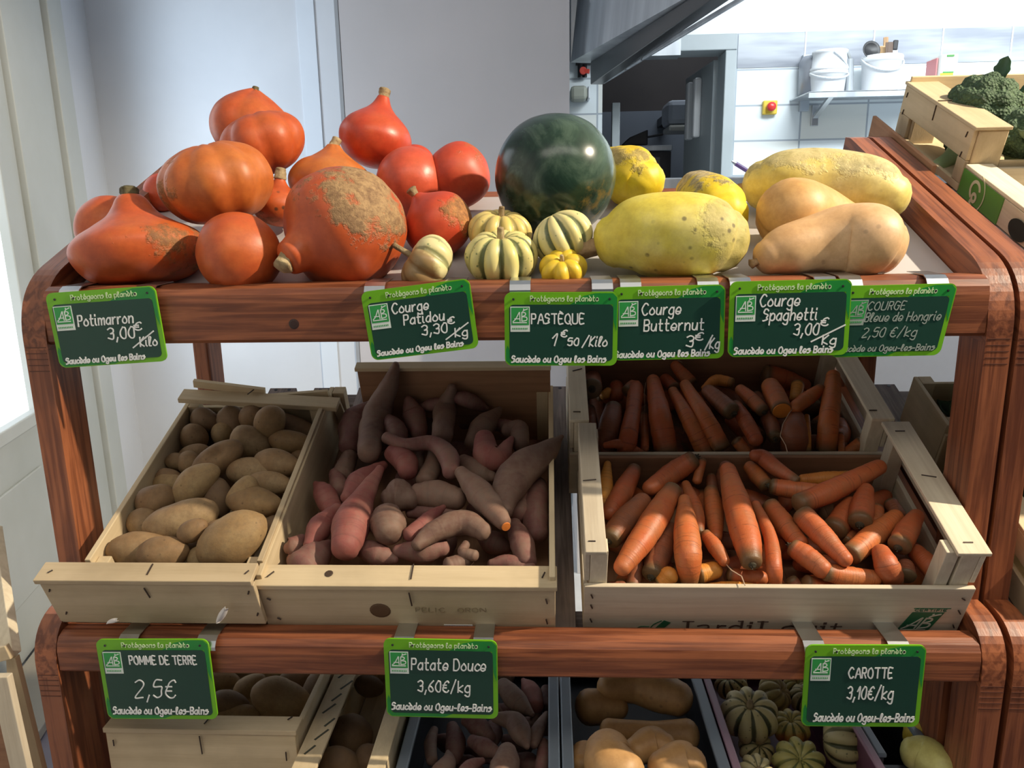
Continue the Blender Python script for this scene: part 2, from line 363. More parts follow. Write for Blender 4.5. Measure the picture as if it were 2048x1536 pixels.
# doorway casing, open leaf, dark room behind
ji = X(1441, 85)
struct('trim_7', G().box(WORLD, ji + .02, dr_, YK - .02, YK + .14, 0, zD - .066).box(WORLD, dl, dr_, YK - .02, YK + .14, zD - .065, zD), FRAMEG, bevel=.004)
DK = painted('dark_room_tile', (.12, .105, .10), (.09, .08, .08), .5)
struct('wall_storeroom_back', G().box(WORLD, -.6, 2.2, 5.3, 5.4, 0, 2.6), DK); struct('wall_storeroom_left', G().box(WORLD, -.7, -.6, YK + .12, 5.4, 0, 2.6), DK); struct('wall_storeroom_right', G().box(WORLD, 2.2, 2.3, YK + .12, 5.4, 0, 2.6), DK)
lf = E('door_2', (ji, YK + .10, 0), None, None); lf['kind'] = 'structure'
hin = np.array((ji + .02, YK + .13, 0)); tip = np.array((onY(1378, 200, 4.25)[0], 4.25, 0))
dd = nrm(tip - hin); LF = Frame(hin, dd, np.array((-dd[1], dd[0], 0)) if -dd[1] < 0 else np.array((dd[1], -dd[0], 0)), fZ); Ld = np.linalg.norm(tip - hin)
G().box(LF, 0, Ld, -.02, .02, .01, zD - .08).make('leaf', FRAMEG, lf, bevel=.003)
zh0, zh1 = Z(1410, 272, 3.85), Z(1410, 150, 3.85)
for q in (.36, .62):
    G().box(LF, Ld * q, Ld * q + .05, .02, .055, zh0, zh1).make('pull_handle', WHITEP, lf, bevel=.01)
struct('trim_8', G().box(WORLD, X(1224, 250, 3.95), X(1240, 250, 3.95), 3.95, 4.0, 0, Z(1230, 205, 3.95)), FRAMEG, bevel=.004)
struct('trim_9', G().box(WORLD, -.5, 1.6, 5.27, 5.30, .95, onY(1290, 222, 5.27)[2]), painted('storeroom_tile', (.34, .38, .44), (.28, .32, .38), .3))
def bx(name, x0, y0, x1, y1, Y, th, m, label, cat, bevel=.004, group=None):
    A, B = onY(x0, y1, Y), onY(x1, y0, Y)
    return prop(G().box(WORLD, A[0], B[0], Y, Y + th, A[2], B[2]).make(name, m, bevel=bevel), label, cat, group)
lamp('store_room_fill', 'AREA', (.9, 4.7, 2.5), (.9, 4.8, 0), 3.0, (0.85, 0.92, 1.0), shape='RECTANGLE', size=.8, size_y=.3)  # unseen fill lamp added to lift the black store room
# things in the store room
t = E('store_counter', onY(1290, 320, 4.6), 'dark counter with a steel edge inside the dark doorway', 'counter')
A, B = onY(1236, 292, 4.5), onY(1345, 285, 4.5)
G().box(WORLD, A[0], B[0], 4.5, 5.0, A[2] - .03, A[2]).make('worktop', STAINLESS, t, bevel=.004)
G().box(WORLD, A[0], B[0], 4.54, 5.0, .01, A[2] - .032).make('base', plain('black_cabinet', (.03, .03, .035), .5), t)
G().box(WORLD, A[0] + .02, A[0] + .24, 4.52, 4.54, A[2] - .30, A[2] - .06).make('oven_front', plain('grey_oven_front', (.10, .11, .12), .3), t, bevel=.004)
g = G(); A = onY(1242, 272, 4.6); B = onY(1296, 270, 4.6); zz = onY(1290, 288, 4.5)[2] + .001
g.hexa([(A[0], 4.6, zz), (B[0], 4.6, zz), (A[0], 4.8, zz), (B[0], 4.8, zz), (A[0] + .05, 4.6, zz + .045), (B[0], 4.6, zz + .085), (A[0] + .05, 4.8, zz + .045), (B[0], 4.8, zz + .085)])
g.beam((B[0], 4.7, zz + .05), (B[0] + .10, 4.7, zz + .065), (0, 0, 1), .03, .012)
prop(g.make('fish_kettle', BLACK, bevel=.006), 'black pan with a stub handle lying on the store counter', 'pan')
t = E('towel_dispenser', onY(1357, 225, 4.7), 'white rounded paper dispenser on the store room wall behind the open door leaf', 'dispenser')
A, B = onY(1334, 250, 4.7), onY(1392, 198, 4.7)
G().box(WORLD, A[0], B[0], 4.7, 4.95, A[2], B[2]).make('housing', plain('pale_dispenser', (.50, .55, .62), .35), t, bevel=.03)
G().box(WORLD, A[0] + .01, B[0] - .01, 4.69, 4.94, A[2] - .035, A[2] - .001).make('tray', plain('cream_dispenser_tray', (.62, .62, .56), .4), t, bevel=.012)
G().box(WORLD, A[0] + .02, A[0] + .08, 4.9505, 5.299, B[2] - .10, B[2] - .05).make('wall_bracket', DARK, t)
# range hood
t = E('range_hood', onY(1280, 60, 3.3), 'stainless range hood with a slanting dark edge over the doorway', 'range hood')
Pf = onY(1193, 147, 3.30); Pn = onZ(1430, -8, Pf[2]); d = nrm(Pn - Pf); Ln = np.linalg.norm(Pn - Pf); Pn2 = Pf + d * (Ln + .4)
G().box(WORLD, X(1141), X(1141) + .46, 3.50, YK - .006, Z(1160, 124), 2.45).make('back_panel', STAINLESS, t)
def bar(h0, h1, o, w_): 
    sd = np.array((d[1], -d[0], 0)) * w_ / 2; o = np.array(o)
    return G().hexa([q + o + s * sd + np.array((0, 0, z)) for z0, z1 in ((-h0, -h1), (h0, h1)) for q, z in ((Pf, z0), (Pn2, z1)) for s in (-1, 1)])
bar(.042, .010, (0, 0, 0), .05).make('gutter', plain('dark_stainless', (.10, .105, .11), .3, .8), t, bevel=.003)
bar(.010, .004, (.028, 0, -.030), .010).make('drip_rim', STAINLESS, t, bevel=.002)
Pl = onY(1142, 124, 3.30); Pt = Pf + np.array((0, 0, .040)); Pn3 = Pn2 + np.array((0, 0, .014)); u1 = np.array((0, .0, .95)); th_ = np.array((0, .012, 0))
G().prism([Pl, Pt, Pn3, Pn3 + u1 + np.array((-.5, .6, 0)), Pt + u1, Pl + u1], th_).make('canopy', STAINLESS, t)
for q in (.35, .55): G().beam(Pf + d * q * .9 + np.array((.025, 0, -.03)), Pf + d * (q * .9 + .03) + np.array((.025, 0, -.02)), (0, 0, 1), .01, .02).make('hook', STEEL, t)
# things on the tiled piece of wall left of the doorway
t = E('gas_valve', onY(1166, 140, YK), 'small pipe valve with a red lever under the range hood', 'valve')
A = onY(1161, 126, 3.56); B = onY(1161, 154, 3.56)
G().tube((A[0], 3.575, A[2]), (B[0], 3.575, B[2]), .012).tube((A[0] + .02, 3.575, A[2]), (A[0] + .02, 3.575, B[2]), .009).box(WORLD, A[0] - .02, A[0] + .045, 3.565, 3.595, A[2] - .004, A[2] + .008).make('pipe', DARK, t)
C = onY(1166, 142, 3.56); D = onY(1179, 143, 3.55)
G().beam((C[0], 3.555, C[2]), (D[0], 3.55, D[2]), (0, 0, 1), .016, .018).lathe((C[0], 3.566, C[2]), [(0, 0), (.016, 0), (.016, .02), (0, .02)], 12, (0, -1, 0)).make('lever', plain('red_lever', (.60, .06, .04), .4), t, bevel=.002)
t = E('soap_dispenser', onY(1160, 185, YK - .08), 'rounded grey box with a shiny edge on the tiled wall beside the doorway', 'dispenser')
A, B = onY(1141, 200, 3.5), onY(1175, 170, 3.5)
G().box(WORLD, A[0], B[0], 3.5, YK - .005, A[2], B[2]).make('body', plain('greenish_grey_plastic', (.36, .38, .32), .4), t, bevel=.015)
G().box(WORLD, B[0] + .0005, B[0] + .012, 3.51, YK - .005, A[2] + .004, B[2] - .004).make('rim', STAINLESS, t, bevel=.004)
A, B = onY(1144, 262, YK - .004), onY(1173, 236, YK - .004)
prop(G().hexa([(A[0], YK - .007, A[2]), (B[0] - .02, YK - .007, A[2] - .01), (A[0], YK - .005, A[2]), (B[0] - .02, YK - .005, A[2] - .01), (A[0] + .005, YK - .010, B[2] + .005), (B[0], YK - .012, B[2] - .01), (A[0] + .005, YK - .008, B[2] + .005), (B[0], YK - .010, B[2] - .01)]).make('paper_note', plain('white_paper', (.85, .86, .86), .8)), 'white paper note stuck on the tiles behind the watermelon', 'note')
# emergency stop button
t = E('stop_button', onY(1541, 213, YK), 'red emergency stop button on a yellow plate on the tiles', 'button')
A, B = onY(1526, 229, YK - .03), onY(1556, 200, YK - .03)
G().box(WORLD, A[0], B[0], YK - .03, YK - .004, A[2], B[2]).make('plate', plain('yellow_plastic', (.75, .55, .06), .4), t, bevel=.005)
C = onY(1543, 213, YK - .05)
G().lathe((C[0], YK - .03, C[2]), [(.014, 0), (.012, .012), (.019, .014), (.019, .026), (.014, .032), (0, .033)], 20, (0, -1, 0)).make('mushroom_head', plain('red_plastic', (.62, .035, .03), .3), t, smooth=True)
# shelf with bracket
SY = YK - .26
t = E('wall_shelf', onY(1700, 190, SY), 'narrow stainless wall shelf holding the white buckets', 'shelf')
A, B = onY(1617, 196, SY), onY(1793, 180, SY); zs = onY(1617, 183, SY)[2]
G().box(WORLD, A[0], onY(1934, 180, SY)[0], SY, YK - .005, zs - .006, zs).box(WORLD, A[0], onY(1934, 180, SY)[0], SY, SY + .006, A[2], zs).make('board', STAINLESS, t, bevel=.002)
x = onY(1626, 220, YK - .03)[0]
G().box(WORLD, x, x + .03, YK - .02, YK - .005, onY(1626, 252, YK - .02)[2], A[2]).make('bracket_upright', STEEL, t, bevel=.002)
G().beam((x + .015, YK - .02, onY(1630, 235, YK)[2]), (x + .015, SY + .06, zs - .012), (0, 0, 1), .02, .012).make('bracket_arm', STEEL, t)
G().box(WORLD, onY(1600, 150, YK)[0], onY(1618, 150, YK)[0], YK - .03, YK - .0045, zs - .05, onY(1600, 112, YK)[2]).make('end_plate', plain('pale_steel', (.50, .56, .62), .4, .5), t, bevel=.002)
def bucket(cx, ytop, ybot, hw, label, handle, stacked=False):
    by = SY + .12; P0 = onY(cx, ybot, by); r = hw * m_per_px(P0); zt = onY(cx, ytop, by)[2]; z0 = zs + .001; h = zt - z0
    t = E('plastic_bucket', (P0[0], by, z0), label, 'bucket', 'white plastic buckets on the kitchen shelf')
    c = (P0[0], by, z0)
    G().lathe(c, [(0, 0), (r * .84, 0), (r * .86, .004), (r * .97, h * .84), (r * 1.03, h * .85), (r * 1.03, h * .97), (r, h), (r * .93, h), (r * .92, h * .85), (r * .80, .006), (0, .006)], 32).make('body', WHITEP, t, smooth=True)
    g = G(); N = 14
    pts = [np.array((P0[0] + r * 1.04 * math.cos(math.pi * i / N), by - r * 1.05 * math.sin(math.pi * i / N), z0 + h * .93 - handle * math.sin(math.pi * i / N))) for i in range(N + 1)]
    for i in range(N): g.tube(pts[i], pts[i + 1], .004, n=6)
    g.make('handle', plain('handle_white', (.66, .70, .73), .4), t)
    return c, r, h
c, r, h = bucket(1655, 143, 178, 35, 'lower white bucket of the stacked pair on the kitchen shelf', .03)
by = c[1]; h2 = onY(1655, 103, by)[2] - (c[2] + h)
t = E('plastic_bucket', (c[0], by, c[2] + h + .001), 'upper white bucket standing in the stacked pair on the kitchen shelf', 'bucket', 'white plastic buckets on the kitchen shelf')
G().lathe((c[0], by, c[2] + h + .0005), [(0, 0), (r * 1.02, 0), (r * 1.02, .012), (r * .95, .014), (r * .90, h2 - .012), (r * .96, h2 - .01), (r * .96, h2), (r * .85, h2), (0, h2 - .02)], 32).make('body', WHITEP, t, smooth=True)
g = G(); A = np.array((c[0] - r * .1, by - r * .99, c[2] + h + h2 * .85)); B = np.array((c[0] + r * .96, by - r * .3, c[2] + h + h2 * .12))
for i in range(8): g.tube(A + (B - A) * i / 8 + np.array((0, -.02 * math.sin(math.pi * i / 8), 0)), A + (B - A) * (i + 1) / 8 + np.array((0, -.02 * math.sin(math.pi * (i + 1) / 8), 0)), .004, n=6)
g.make('handle', plain('handle_white2', (.62, .66, .70), .4), t)
c, r, h = bucket(1759, 113, 177, 38, 'white bucket full of kitchen utensils on the kitchen shelf', .055)
bz = c[2] + .012
def px_at(px, py, Y): return onY(px, py, Y)
A = np.array((c[0] - .01, by, bz)); B = px_at(1738, 103, by)
t = E('ladle', A, 'black skimmer with a round head in the utensil bucket', 'ladle')
G().tube(A, B + np.array((.02, 0, 0)), .004, n=8).make('handle', BLACK, t)
G().lathe(B + np.array((0, -.012, 0)), [(0, 0), (.030, .004), (.037, .012), (.035, .014), (.028, .008), (0, .006)], 20, (0.1, -1, .25)).make('bowl', BLACK, t, smooth=True)
WD = wood('spoon_wood', (.38, .22, .10), (.58, .38, .20), 'z', 30, .6)
for (x, y, wd, lab, a) in ((1772, 74, .020, 'tall wooden spoon standing highest in the utensil bucket', .030), (1764, 92, .026, 'broad wooden spatula beside the black skimmer in the utensil bucket', .0)):
    B = px_at(x, y, by + a * .5); A = np.array((c[0] + .01 + a * .5, by + a * .5, bz))
    prop(G().beam(A, B, (0, 1, 0), .010, .008).beam(A + (B - A) * .80, B, (0, 1, 0), wd, .007).make('wooden_spoon', WD, bevel=.003), lab, 'spoon', 'wooden spoons in the utensil bucket')
B = px_at(1779, 84, by - .03); A = np.array((c[0] + .02, by - .03, bz))
prop(G().beam(A, B, (0, 1, 0), .016, .006).beam(A + (B - A) * .72, B, (0, 1, 0), .030, .004).make('spatula', plain('brown_handle', (.10, .06, .04), .5), bevel=.002), 'dark brown flat tool leaning behind the spoons in the utensil bucket', 'spatula')
B = px_at(1792, 80, by + .01); A = np.array((c[0] + .045, by + .01, bz))
t = E('turner', A, 'grey metal turner with a black end in the utensil bucket', 'turner')
G().beam(A, A + (B - A) * .8, (0, 1, 0), .026, .003).make('blade', STEEL, t); G().beam(A + (B - A) * .802, B, (0, 1, 0), .020, .012).make('grip', BLACK, t, bevel=.004)
A = onY(1699, 108, by + .05); zb_ = zs
t = E('whisk', (A[0], by + .05, zs), 'grey metal utensil standing between the two white buckets', 'utensil')
G().tube((A[0] + .01, by + .05, zs + .001), (A[0] + .005, by + .05, onY(1700, 118, by + .05)[2]), .018, .014, 12).make('holder', plain('grey_pot', (.42, .45, .48), .4), t, smooth=False)
G().beam((A[0] + .005, by + .05, onY(1700, 119, by + .05)[2]), (A[0] - .012, by + .05, onY(1700, 97, by + .05)[2]), (0, 1, 0), .012, .008).make('handle', plain('grey_handle', (.30, .32, .33), .4), t, bevel=.003)
A, B = onY(1601, 118, YK - .03), onY(1622, 111, YK - .03)
prop(G().lathe((B[0] - .0, SY + .20, zs + .001), [(0, 0), (.05, 0), (.055, .14), (.04, .165), (0, .17)], 20).make('tin_can', plain('grey_tin', (.36, .38, .42), .4, .4), smooth=True), 'grey pot half hidden behind the stacked buckets on the shelf', 'pot')
# cartons on the shelf
def carton(x0, y0, x1, Y, th, cols, label, decor):
    A, B = onY(x0, 178, Y), onY(x1, y0, Y); z0, h = zs + .001, B[2] - zs
    t = E('food_carton', ((A[0] + B[0]) / 2, Y, z0), label, 'carton', 'cartons on the kitchen shelf')
    G().box(WORLD, A[0], B[0], Y, Y + th, z0, z0 + h).make('box', plain('carton_' + label[:6], cols[0], .5), t, bevel=.002)
    for q, (u0, u1, v0, v1, c) in enumerate(decor):
        G().box(WORLD, A[0] + (B[0] - A[0]) * u0, A[0] + (B[0] - A[0]) * u1, Y - .0012 - .0004 * q, Y - .0004, z0 + h * v0, z0 + h * v1).make('printed_band', plain('carton_print', c, .5), t)
carton(1868, 116, 1877, SY + .05, .09, [(.62, .22, .22)], 'narrow pink and red carton beside the green and yellow carton', [(.1, .9, .05, .3, (.75, .55, .42))])
carton(1877, 108, 1917, SY + .03, .09, [(.86, .90, .84)], 'white carton with green and yellow print on the kitchen shelf', [(0, .80, .02, .46, (.62, .72, .03)), (.12, .7, .08, .30, (.80, .45, .35)), (.2, .72, .54, .86, (.60, .72, .52)), (.3, .75, .92, .98, (.05, .20, .04)), (.15, .8, .46, .50, (.05, .25, .06))])
A = onY(2038, 158, YK - .03)
t = E('wall_hook', A, 'white wall hook on the tiles above the broccoli', 'hook')
G().box(WORLD, A[0] - .012, A[0] + .012, YK - .012, YK - .004, A[2] - .02, A[2] + .03).make('plate', WHITEP, t, bevel=.003)
G().tube((A[0], YK - .012, A[2]), (A[0] + .01, YK - .05, A[2]), .006).tube((A[0] + .01, YK - .05, A[2] - .003), (A[0] + .01, YK - .05, A[2] + .03), .006).make('peg', STEEL, t)
# purple pen lying on the worktop behind the squashes
A, B = onY(1471, 327, 2.6), onY(1500, 345, 2.6)
t = E('pen', A, 'purple pen poking up behind the long pale squash', 'pen')
G().tube(A, B, .007, n=10).make('barrel', plain('purple_plastic', (.17, .09, .25), .35), t); G().tube(A + (A - B) * .25, A, .003, .006, n=10).make('tip', STEEL, t)
A = onY(1500, 352, 2.55); zt_ = A[2] - .004
t = E('prep_table', (1.4, 2.75, 0), 'long white kitchen counter behind the squashes', 'counter')
xa_ = onY(1150, 380, 2.45)[0]
G().box(WORLD, xa_, xa_ + 2.6, 2.45, 3.0, zt_ - .04, zt_).make('counter_top', STAINLESS, t, bevel=.004)
G().box(WORLD, xa_ + .01, xa_ + 2.59, 2.47, 2.99, .005, zt_ - .041).make('front_panel', plain('white_counter_front', (.62, .61, .62), .6), t)
# ------------------------------------------------------------ display stands
ZR1, ZR2, ZS2 = 1.25 - .081, 1.25 - .481, 1.25 - .462            # top of the upper and the lower front rail
def side_profile(yf, zt, y_end, dep=.055, legbot=0.0, rad=.060, legd=.055, flat=0.0):
    tt = math.tan(TILT); P = []
    top = lambda y: zt + max(0.0, y - yf - flat) * tt
    n = 10; a = np.array((yf, zt - rad)); c = np.array((yf, zt)); b = np.array((yf + rad, zt)) if flat else np.array((yf + rad * math.cos(TILT), zt + rad * math.sin(TILT)))
    for i in range(n + 1):
        t = i / n; P.append((1 - t) ** 2 * a + 2 * t * (1 - t) * c + t * t * b)
    if flat: P.append(np.array((yf + flat, zt)))
    P.append(np.array((y_end - .03, top(y_end - .03)))); P.append(np.array((y_end - .008, top(y_end - .022)))); P.append(np.array((y_end, top(y_end) - .03)))
    P.append(np.array((y_end, top(y_end) - dep / math.cos(TILT))))
    P.append(np.array((yf + legd, top(yf + legd) - dep / math.cos(TILT)))); P.append(np.array((yf + legd, zt - rad - .012))); P.append(np.array((yf, zt - rad - .012)))
    return P
def stand(xa, xb, label, group):
    root = E('display_stand', ((xa + xb) / 2, .8, 0), label, 'display stand', group)
    TH = .028
    for x0, x1 in ((xa, xa + TH), (xb - TH, xb)):
        pr = [np.array((x0, p[0], p[1])) for p in side_profile(.855, ZR1, 1.325)]
        G().prism(pr, np.array((x1 - x0, 0, 0))).make('upper_side_rail', RED['s'], root)
        G().box(WORLD, x0, x1, .855, .910, 0, ZR1 - .0721).make('upper_front_leg', RED['z'], root)
        pr = [np.array((x0 + .001, p[0], p[1])) for p in side_profile(.785, ZS2, 1.30, flat=.085)]
        G().prism(pr, np.array((x1 - x0 - .002, 0, 0))).make('lower_side_rail', RED['s'], root)
        G().box(WORLD, x0 + .001, x1 - .001, .785, .840, 0, ZS2 - .0721).make('lower_front_leg', RED['z'], root)
        G().box(WORLD, x0, x1, 1.27, 1.325, 0, ZR1 + .470 * math.tan(TILT) - .05).make('rear_leg', RED['z'], root, bevel=.004)
    # front rails with rounded top edge
    def rail(y, zt, zb, dp, name):
        P = []
        prof = [(y, zb + .004), (y + .004, zb), (y + dp, zb), (y + dp, zt - .003), (y + dp - .004, zt), (y + .016, zt), (y + .007, zt - .004), (y + .002, zt - .011), (y, zt - .020)]
        G().prism([np.array((xa + TH + .0005, p[0], p[1])) for p in prof][::-1], np.array((xb - xa - 2 * TH - .001, 0, 0))).make(name, RED['x'], root)
    rail(.857, ZR1, ZR1 - .066, .044, 'upper_front_rail'); rail(.787, ZR2, ZR2 - .048, .035, 'lower_front_rail')
    for z_, yy in ((ZR1, .8545), (ZS2, .7845)):
        for x0 in (xa + .002, xb - TH + .002):
            g = G()
            for q in range(5): g.box(WORLD, x0, x0 + TH - .004, yy + .0001, yy + .0005, z_ - .069 - q * .007, z_ - .0681 - q * .007)
            g.make('finger_joint', plain('joint_line', (.11, .035, .017), .6), root)
    if xa < 0:
        P_ = onY(588, 648, .857); G().lathe((P_[0], .8568, P_[2]), [(.0001, .0006), (.004, .0005), (.006, 0)], 14, (0, -1, 0)).make('knot', plain('rail_knot', (.035, .014, .010), .5), root)
    G().box(T1, xa + TH + .001, xb - TH - .001, .3005, .330, -.045, -.002).make('upper_rear_rail', RED['x'], root, bevel=.003)
    G().box(T1, xa + TH + .001, xb - TH - .001, .0, .30, -.012, 0).make('tray_board', plain('white_tray_board', (.50, .48, .48), .5), root)
    x = xa + TH + .004
    k = 0
    while x + .05 < xb - TH:
        s = G().box(T2, x, x + .048, .004, .518, -.014, -.001).make('shelf_slat', GREY['s'], root, bevel=.001)
        g = G()
        for q in (.012, .036): g.lathe(T2.p(x + q, .512, -.001), [(0, .0008), (.003, .0006), (.0032, 0)], 8, eZ)
        g.make('nail_heads', DARK, s); x += .080; k += 1
    for v in (.03, .50): G().box(T2, xa + TH + .001, xb - TH - .001, v - .015, v + .015, -.040, -.0145).make('shelf_cross_bar', GREY['x'], root)
    for y in (.83, 1.22): G().box(WORLD, xa + TH + .001, xb - TH - .001, y, y + .04, T3.o[2] - .05, T3.o[2] - .016).make('bottom_cross_bar', RED['x'], root, bevel=.003)
    G().box(WORLD, xa + TH + .001, xb - TH - .001, .80, 1.28, T3.o[2] - .015, T3.o[2] - .001).make('bottom_shelf', plain('dark_shelf_board', (.13, .10, .09), .7), root)
    return root
stand(-.610, .505, 'reddish brown stained stand carrying the pumpkins, potatoes and carrots', 'stained wooden display stands')
stand(.511, 1.62, 'neighbouring reddish brown stand carrying the broccoli crates', 'stained wooden display stands')

# ------------------------------------------------------------ crates
STAPLE = plain('rusty_staple', (.07, .05, .04), .5, .5)
def crate(label, fr, x0, x1, v0, v1, h, W, front=.075, top=None, posts=.022, sides='open', back=None, w0=.002, group='wooden crates on the stands', backmat=None, th=.006, postw=None, sidetop=True, fph=None, bph=None):
    r = E('wooden_crate', fr.p((x0 + x1) / 2, v0, w0), label, 'crate', group)
    fw = w0 + front
    fp = G().box(fr, x0, x1, v0, v0 + th, w0, fw).make('front_panel', W['x'], r, bevel=.001)
    bt = back or front
    G().box(fr, x0 + .004, x1 - .004, v1 - th, v1, w0, w0 + bt).make('back_panel', (backmat or W)['x'], r, bevel=.001)
    for xa in (x0, x1 - posts):
        for va, hh in ((v0 + th + .0003, fph or h), (v1 - th - posts - .0003, bph or max(h, bt))):
            G().box(fr, xa + th + .0003 if xa == x0 else xa - th - .0003, (xa + posts + th) if xa == x0 else xa + posts - th - .0006, va, va + posts, w0 + .004, w0 + hh - .0005).make('corner_post', W['z'], r, bevel=.001)
    sp = W['s']
    for k, xa in enumerate((x0, x1 - th)):
        if sides == 'open':
            G().box(fr, xa, xa + th, v0 + th + .0005, v1 - th - .0005, w0, w0 + h * .42).make('lower_side_slat', sp, r, bevel=.001)
            G().box(fr, xa, xa + th, v0 + th + .0005, v1 - th - .0005, w0 + h * .62, w0 + h - .0005).make('upper_side_slat', sp, r, bevel=.001)
        else:
            G().box(fr, xa, xa + th, v0 + th + .0005, v1 - th - .0005, w0, w0 + h - .0005).make('side_panel', sp, r, bevel=.001)
        if sidetop:
            q = posts + .008 if postw is None else postw[k]
            a, b = (xa, xa + q) if k == 0 else (xa + th - q, xa + th)
            t_ = G().box(fr, a, b, v0, v1, w0 + h, w0 + h + .005).make('top_slat', sp, r, bevel=.001)
    if top:
        G().box(fr, x0 - .002, x1 + .002, v0 - .002, v0 + top, fw + .0006, fw + .0075).make('front_top_slat', W['x'], r, bevel=.001)
    n = 5; ww = (x1 - x0 - .016) / n
    for k in range(n): G().box(fr, x0 + .008 + k * ww, x0 + .008 + (k + .995) * ww, v0 + th + .001, v1 - th - .001, w0 + .0005, w0 + .0045).make('bottom_slat', (backmat or W)['s'], r)
    return r, fp
def staples(root, fr, pts, parent_name='staple'):
    """pts: (x, v, w, along x?, face 'f' front or 't' top)"""
    for (x, v, w_, dx, dz) in pts:
        A = fr.p(x, v, w_); B = A + fr.a * dx + fr.c * dz[0] + fr.b * dz[1]
        G().tube(A, B, .0009, n=6).make('staple', STAPLE, root)
# carrots, front and rear
cF, cFp = crate('fresh pale crate of carrots at the front, printed panel facing out', T2, .038, .474, .004, .236, .130, PALER, front=.078, posts=.020, sides='open', backmat=BROWNC, postw=(.024, .036))
G().box(T2, .430, .4445, .0105, .030, .006, .1315).make('corner_post', PALER['z'], cF, bevel=.001)
staples(cF, T2, [(.046, .0025, .068, .002, (-.006, 0)), (.046, .0025, .050, .002, (-.006, 0)), (.046, .0025, .025, .002, (-.006, 0)), (.462, .0025, .066, .004, (-.003, 0)), (.464, .0025, .045, .004, (-.006, 0)), (.465, .0025, .020, .003, (-.006, 0)), (.042, .02, .1374, .008, (0, 0)), (.450, .02, .1374, .010, (0, 0)), (.040, .12, .1374, .016, (0, .002)), (.448, .13, .1374, .016, (0, -.004)), (.448, .215, .1374, .012, (0, 0))])
cR, _ = crate('pale crate of carrots at the back, half under the shelf above', T2, .027, .458, .242, .470, .130, PALER, front=.074, back=.142, posts=.020, sides='open', backmat=BROWNC, postw=(.026, .030))
G().box(T2, .031, .454, .4635, .471, .1445, .1475).make('back_edge_strip', PALER['x'], cR)
staples(cR, T2, [(.032, .26, .1374, .010, (0, 0)), (.034, .36, .1374, .014, (0, .006)), (.430, .26, .1374, .010, (0, 0)), (.434, .40, .1374, .014, (0, -.003))])
# sweet potatoes
cS, cSp = crate('weathered crate full of sweet potatoes, knot in its front board', T2, -.340, .005, -.006, .385, .098, PALE, front=.083, top=.030, posts=.018, back=.146, backmat=BROWNC, sides='solid', sidetop=False, th=.007, fph=.080, bph=.098)
for ch in list(cS.children):
    if ch.name.startswith('back_panel'): bpy.data.objects.remove(ch)
G().box(T2, -.288, .001, .360, .367, .004, .142).make('back_panel', BROWNC['x'], cS, bevel=.001)
G().box(T2, -.290, .002, .354, .372, .1425, .1485).make('back_top_slat', PALE['x'], cS, bevel=.001)
staples(cS, T2, [(-.16, .002, .0940, .0, (0, .022)), (-.162, -.0085, .082, .001, (-.022, 0)), (-.330, -.0075, .070, .004, (-.003, 0)), (-.325, -.0075, .035, .004, (-.003, 0)), (-.006, -.0075, .072, .0015, (-.008, 0)), (-.006, -.0075, .036, .0015, (-.008, 0)), (-.010, .005, .0938, .003, (0, .008)), (-.328, .004, .0938, .006, (0, .008)), (-.03, .362, .1492, .004, (0, 0))])
G().lathe(T2.p(-.200, -.0062, .048), [(.0001, .0006), (.010, .0005), (.0125, 0)], 18, -eY).make('knot', plain('wood_knot', (.12, .065, .03), .6), cSp)
G().lathe(T2.p(-.257, .010, .0931), [(.0001, .0005), (.004, .0004), (.005, 0)], 10, eZ).make('knot', plain('dark_knot', (.06, .035, .02), .6), cS)
G().box(T2, -.127, -.093, -.0072, -.0063, .014, .024).make('barcode_sticker', plain('grey_white_sticker', (.62, .62, .60), .6), cS)
g = G()
for k in range(9): g.box(T2, -.124 + k * .003, -.1226 + k * .003 + (k % 3) * .0004, -.0077, -.0073, .016, .0225)
g.make('barcode_bars', plain('sticker_ink', (.05, .05, .06), .6), cS)
# potatoes
cP, _ = crate('crate of potatoes beside the stand post, front board jutting out', T2, -.550, -.336, .012, .345, .100, PALE, front=.03, posts=.016, back=.086, sides='solid', sidetop=False, th=.007, w0=.004, fph=.090)
A0 = T2.p(-.590, -.016, .034)
G().box(T2, -.585, -.336, -.016, -.009, .034, .1020).make('front_board', PALE['x'], cP, bevel=.001)
G().box(T2, -.590, -.337, -.017, .011, .1026, .1095).make('front_top_slat', PALE['x'], cP, bevel=.001)
A, B = T2.p(-.552, .330, .118), T2.p(-.316, .330, .100)
G().beam(A, B, eZ, .026, .008).make('back_top_slat', PALE['x'], cP, bevel=.001)
G().beam(T2.p(-.535, .346, .130), T2.p(-.43, .346, .113), eZ, .006, .012).make('broken_splint', PALE['x'], cP)
staples(cP, T2, [(-.46, -.008, .1100, .0, (0, .016)), (-.463, -.0175, .098, .002, (-.016, 0)), (-.578, -.0165, .090, .002, (.004, 0)), (-.573, -.0165, .050, .002, (.004, 0)), (-.345, -.0165, .088, .002, (.005, 0)), (-.343, -.0165, .050, .002, (.005, 0)), (-.578, -.006, .1100, .004, (0, .004)), (-.347, -.006, .1100, .003, (0, .005)), (-.45, .33, .1200, .006, (-.001, .016))])
G().prism([T2.p(-.338, .352, .094), T2.p(-.322, .352, .094), T2.p(-.314, .352, .05), T2.p(-.328, .352, .05)], eY * .004).make('loose_splint', PALE['z'], cP)
G().beam(T2.p(-.43, .352, .092), T2.p(-.335, .352, .100), eZ, .006, .022).make('broken_splint', PALE['x'], cP)
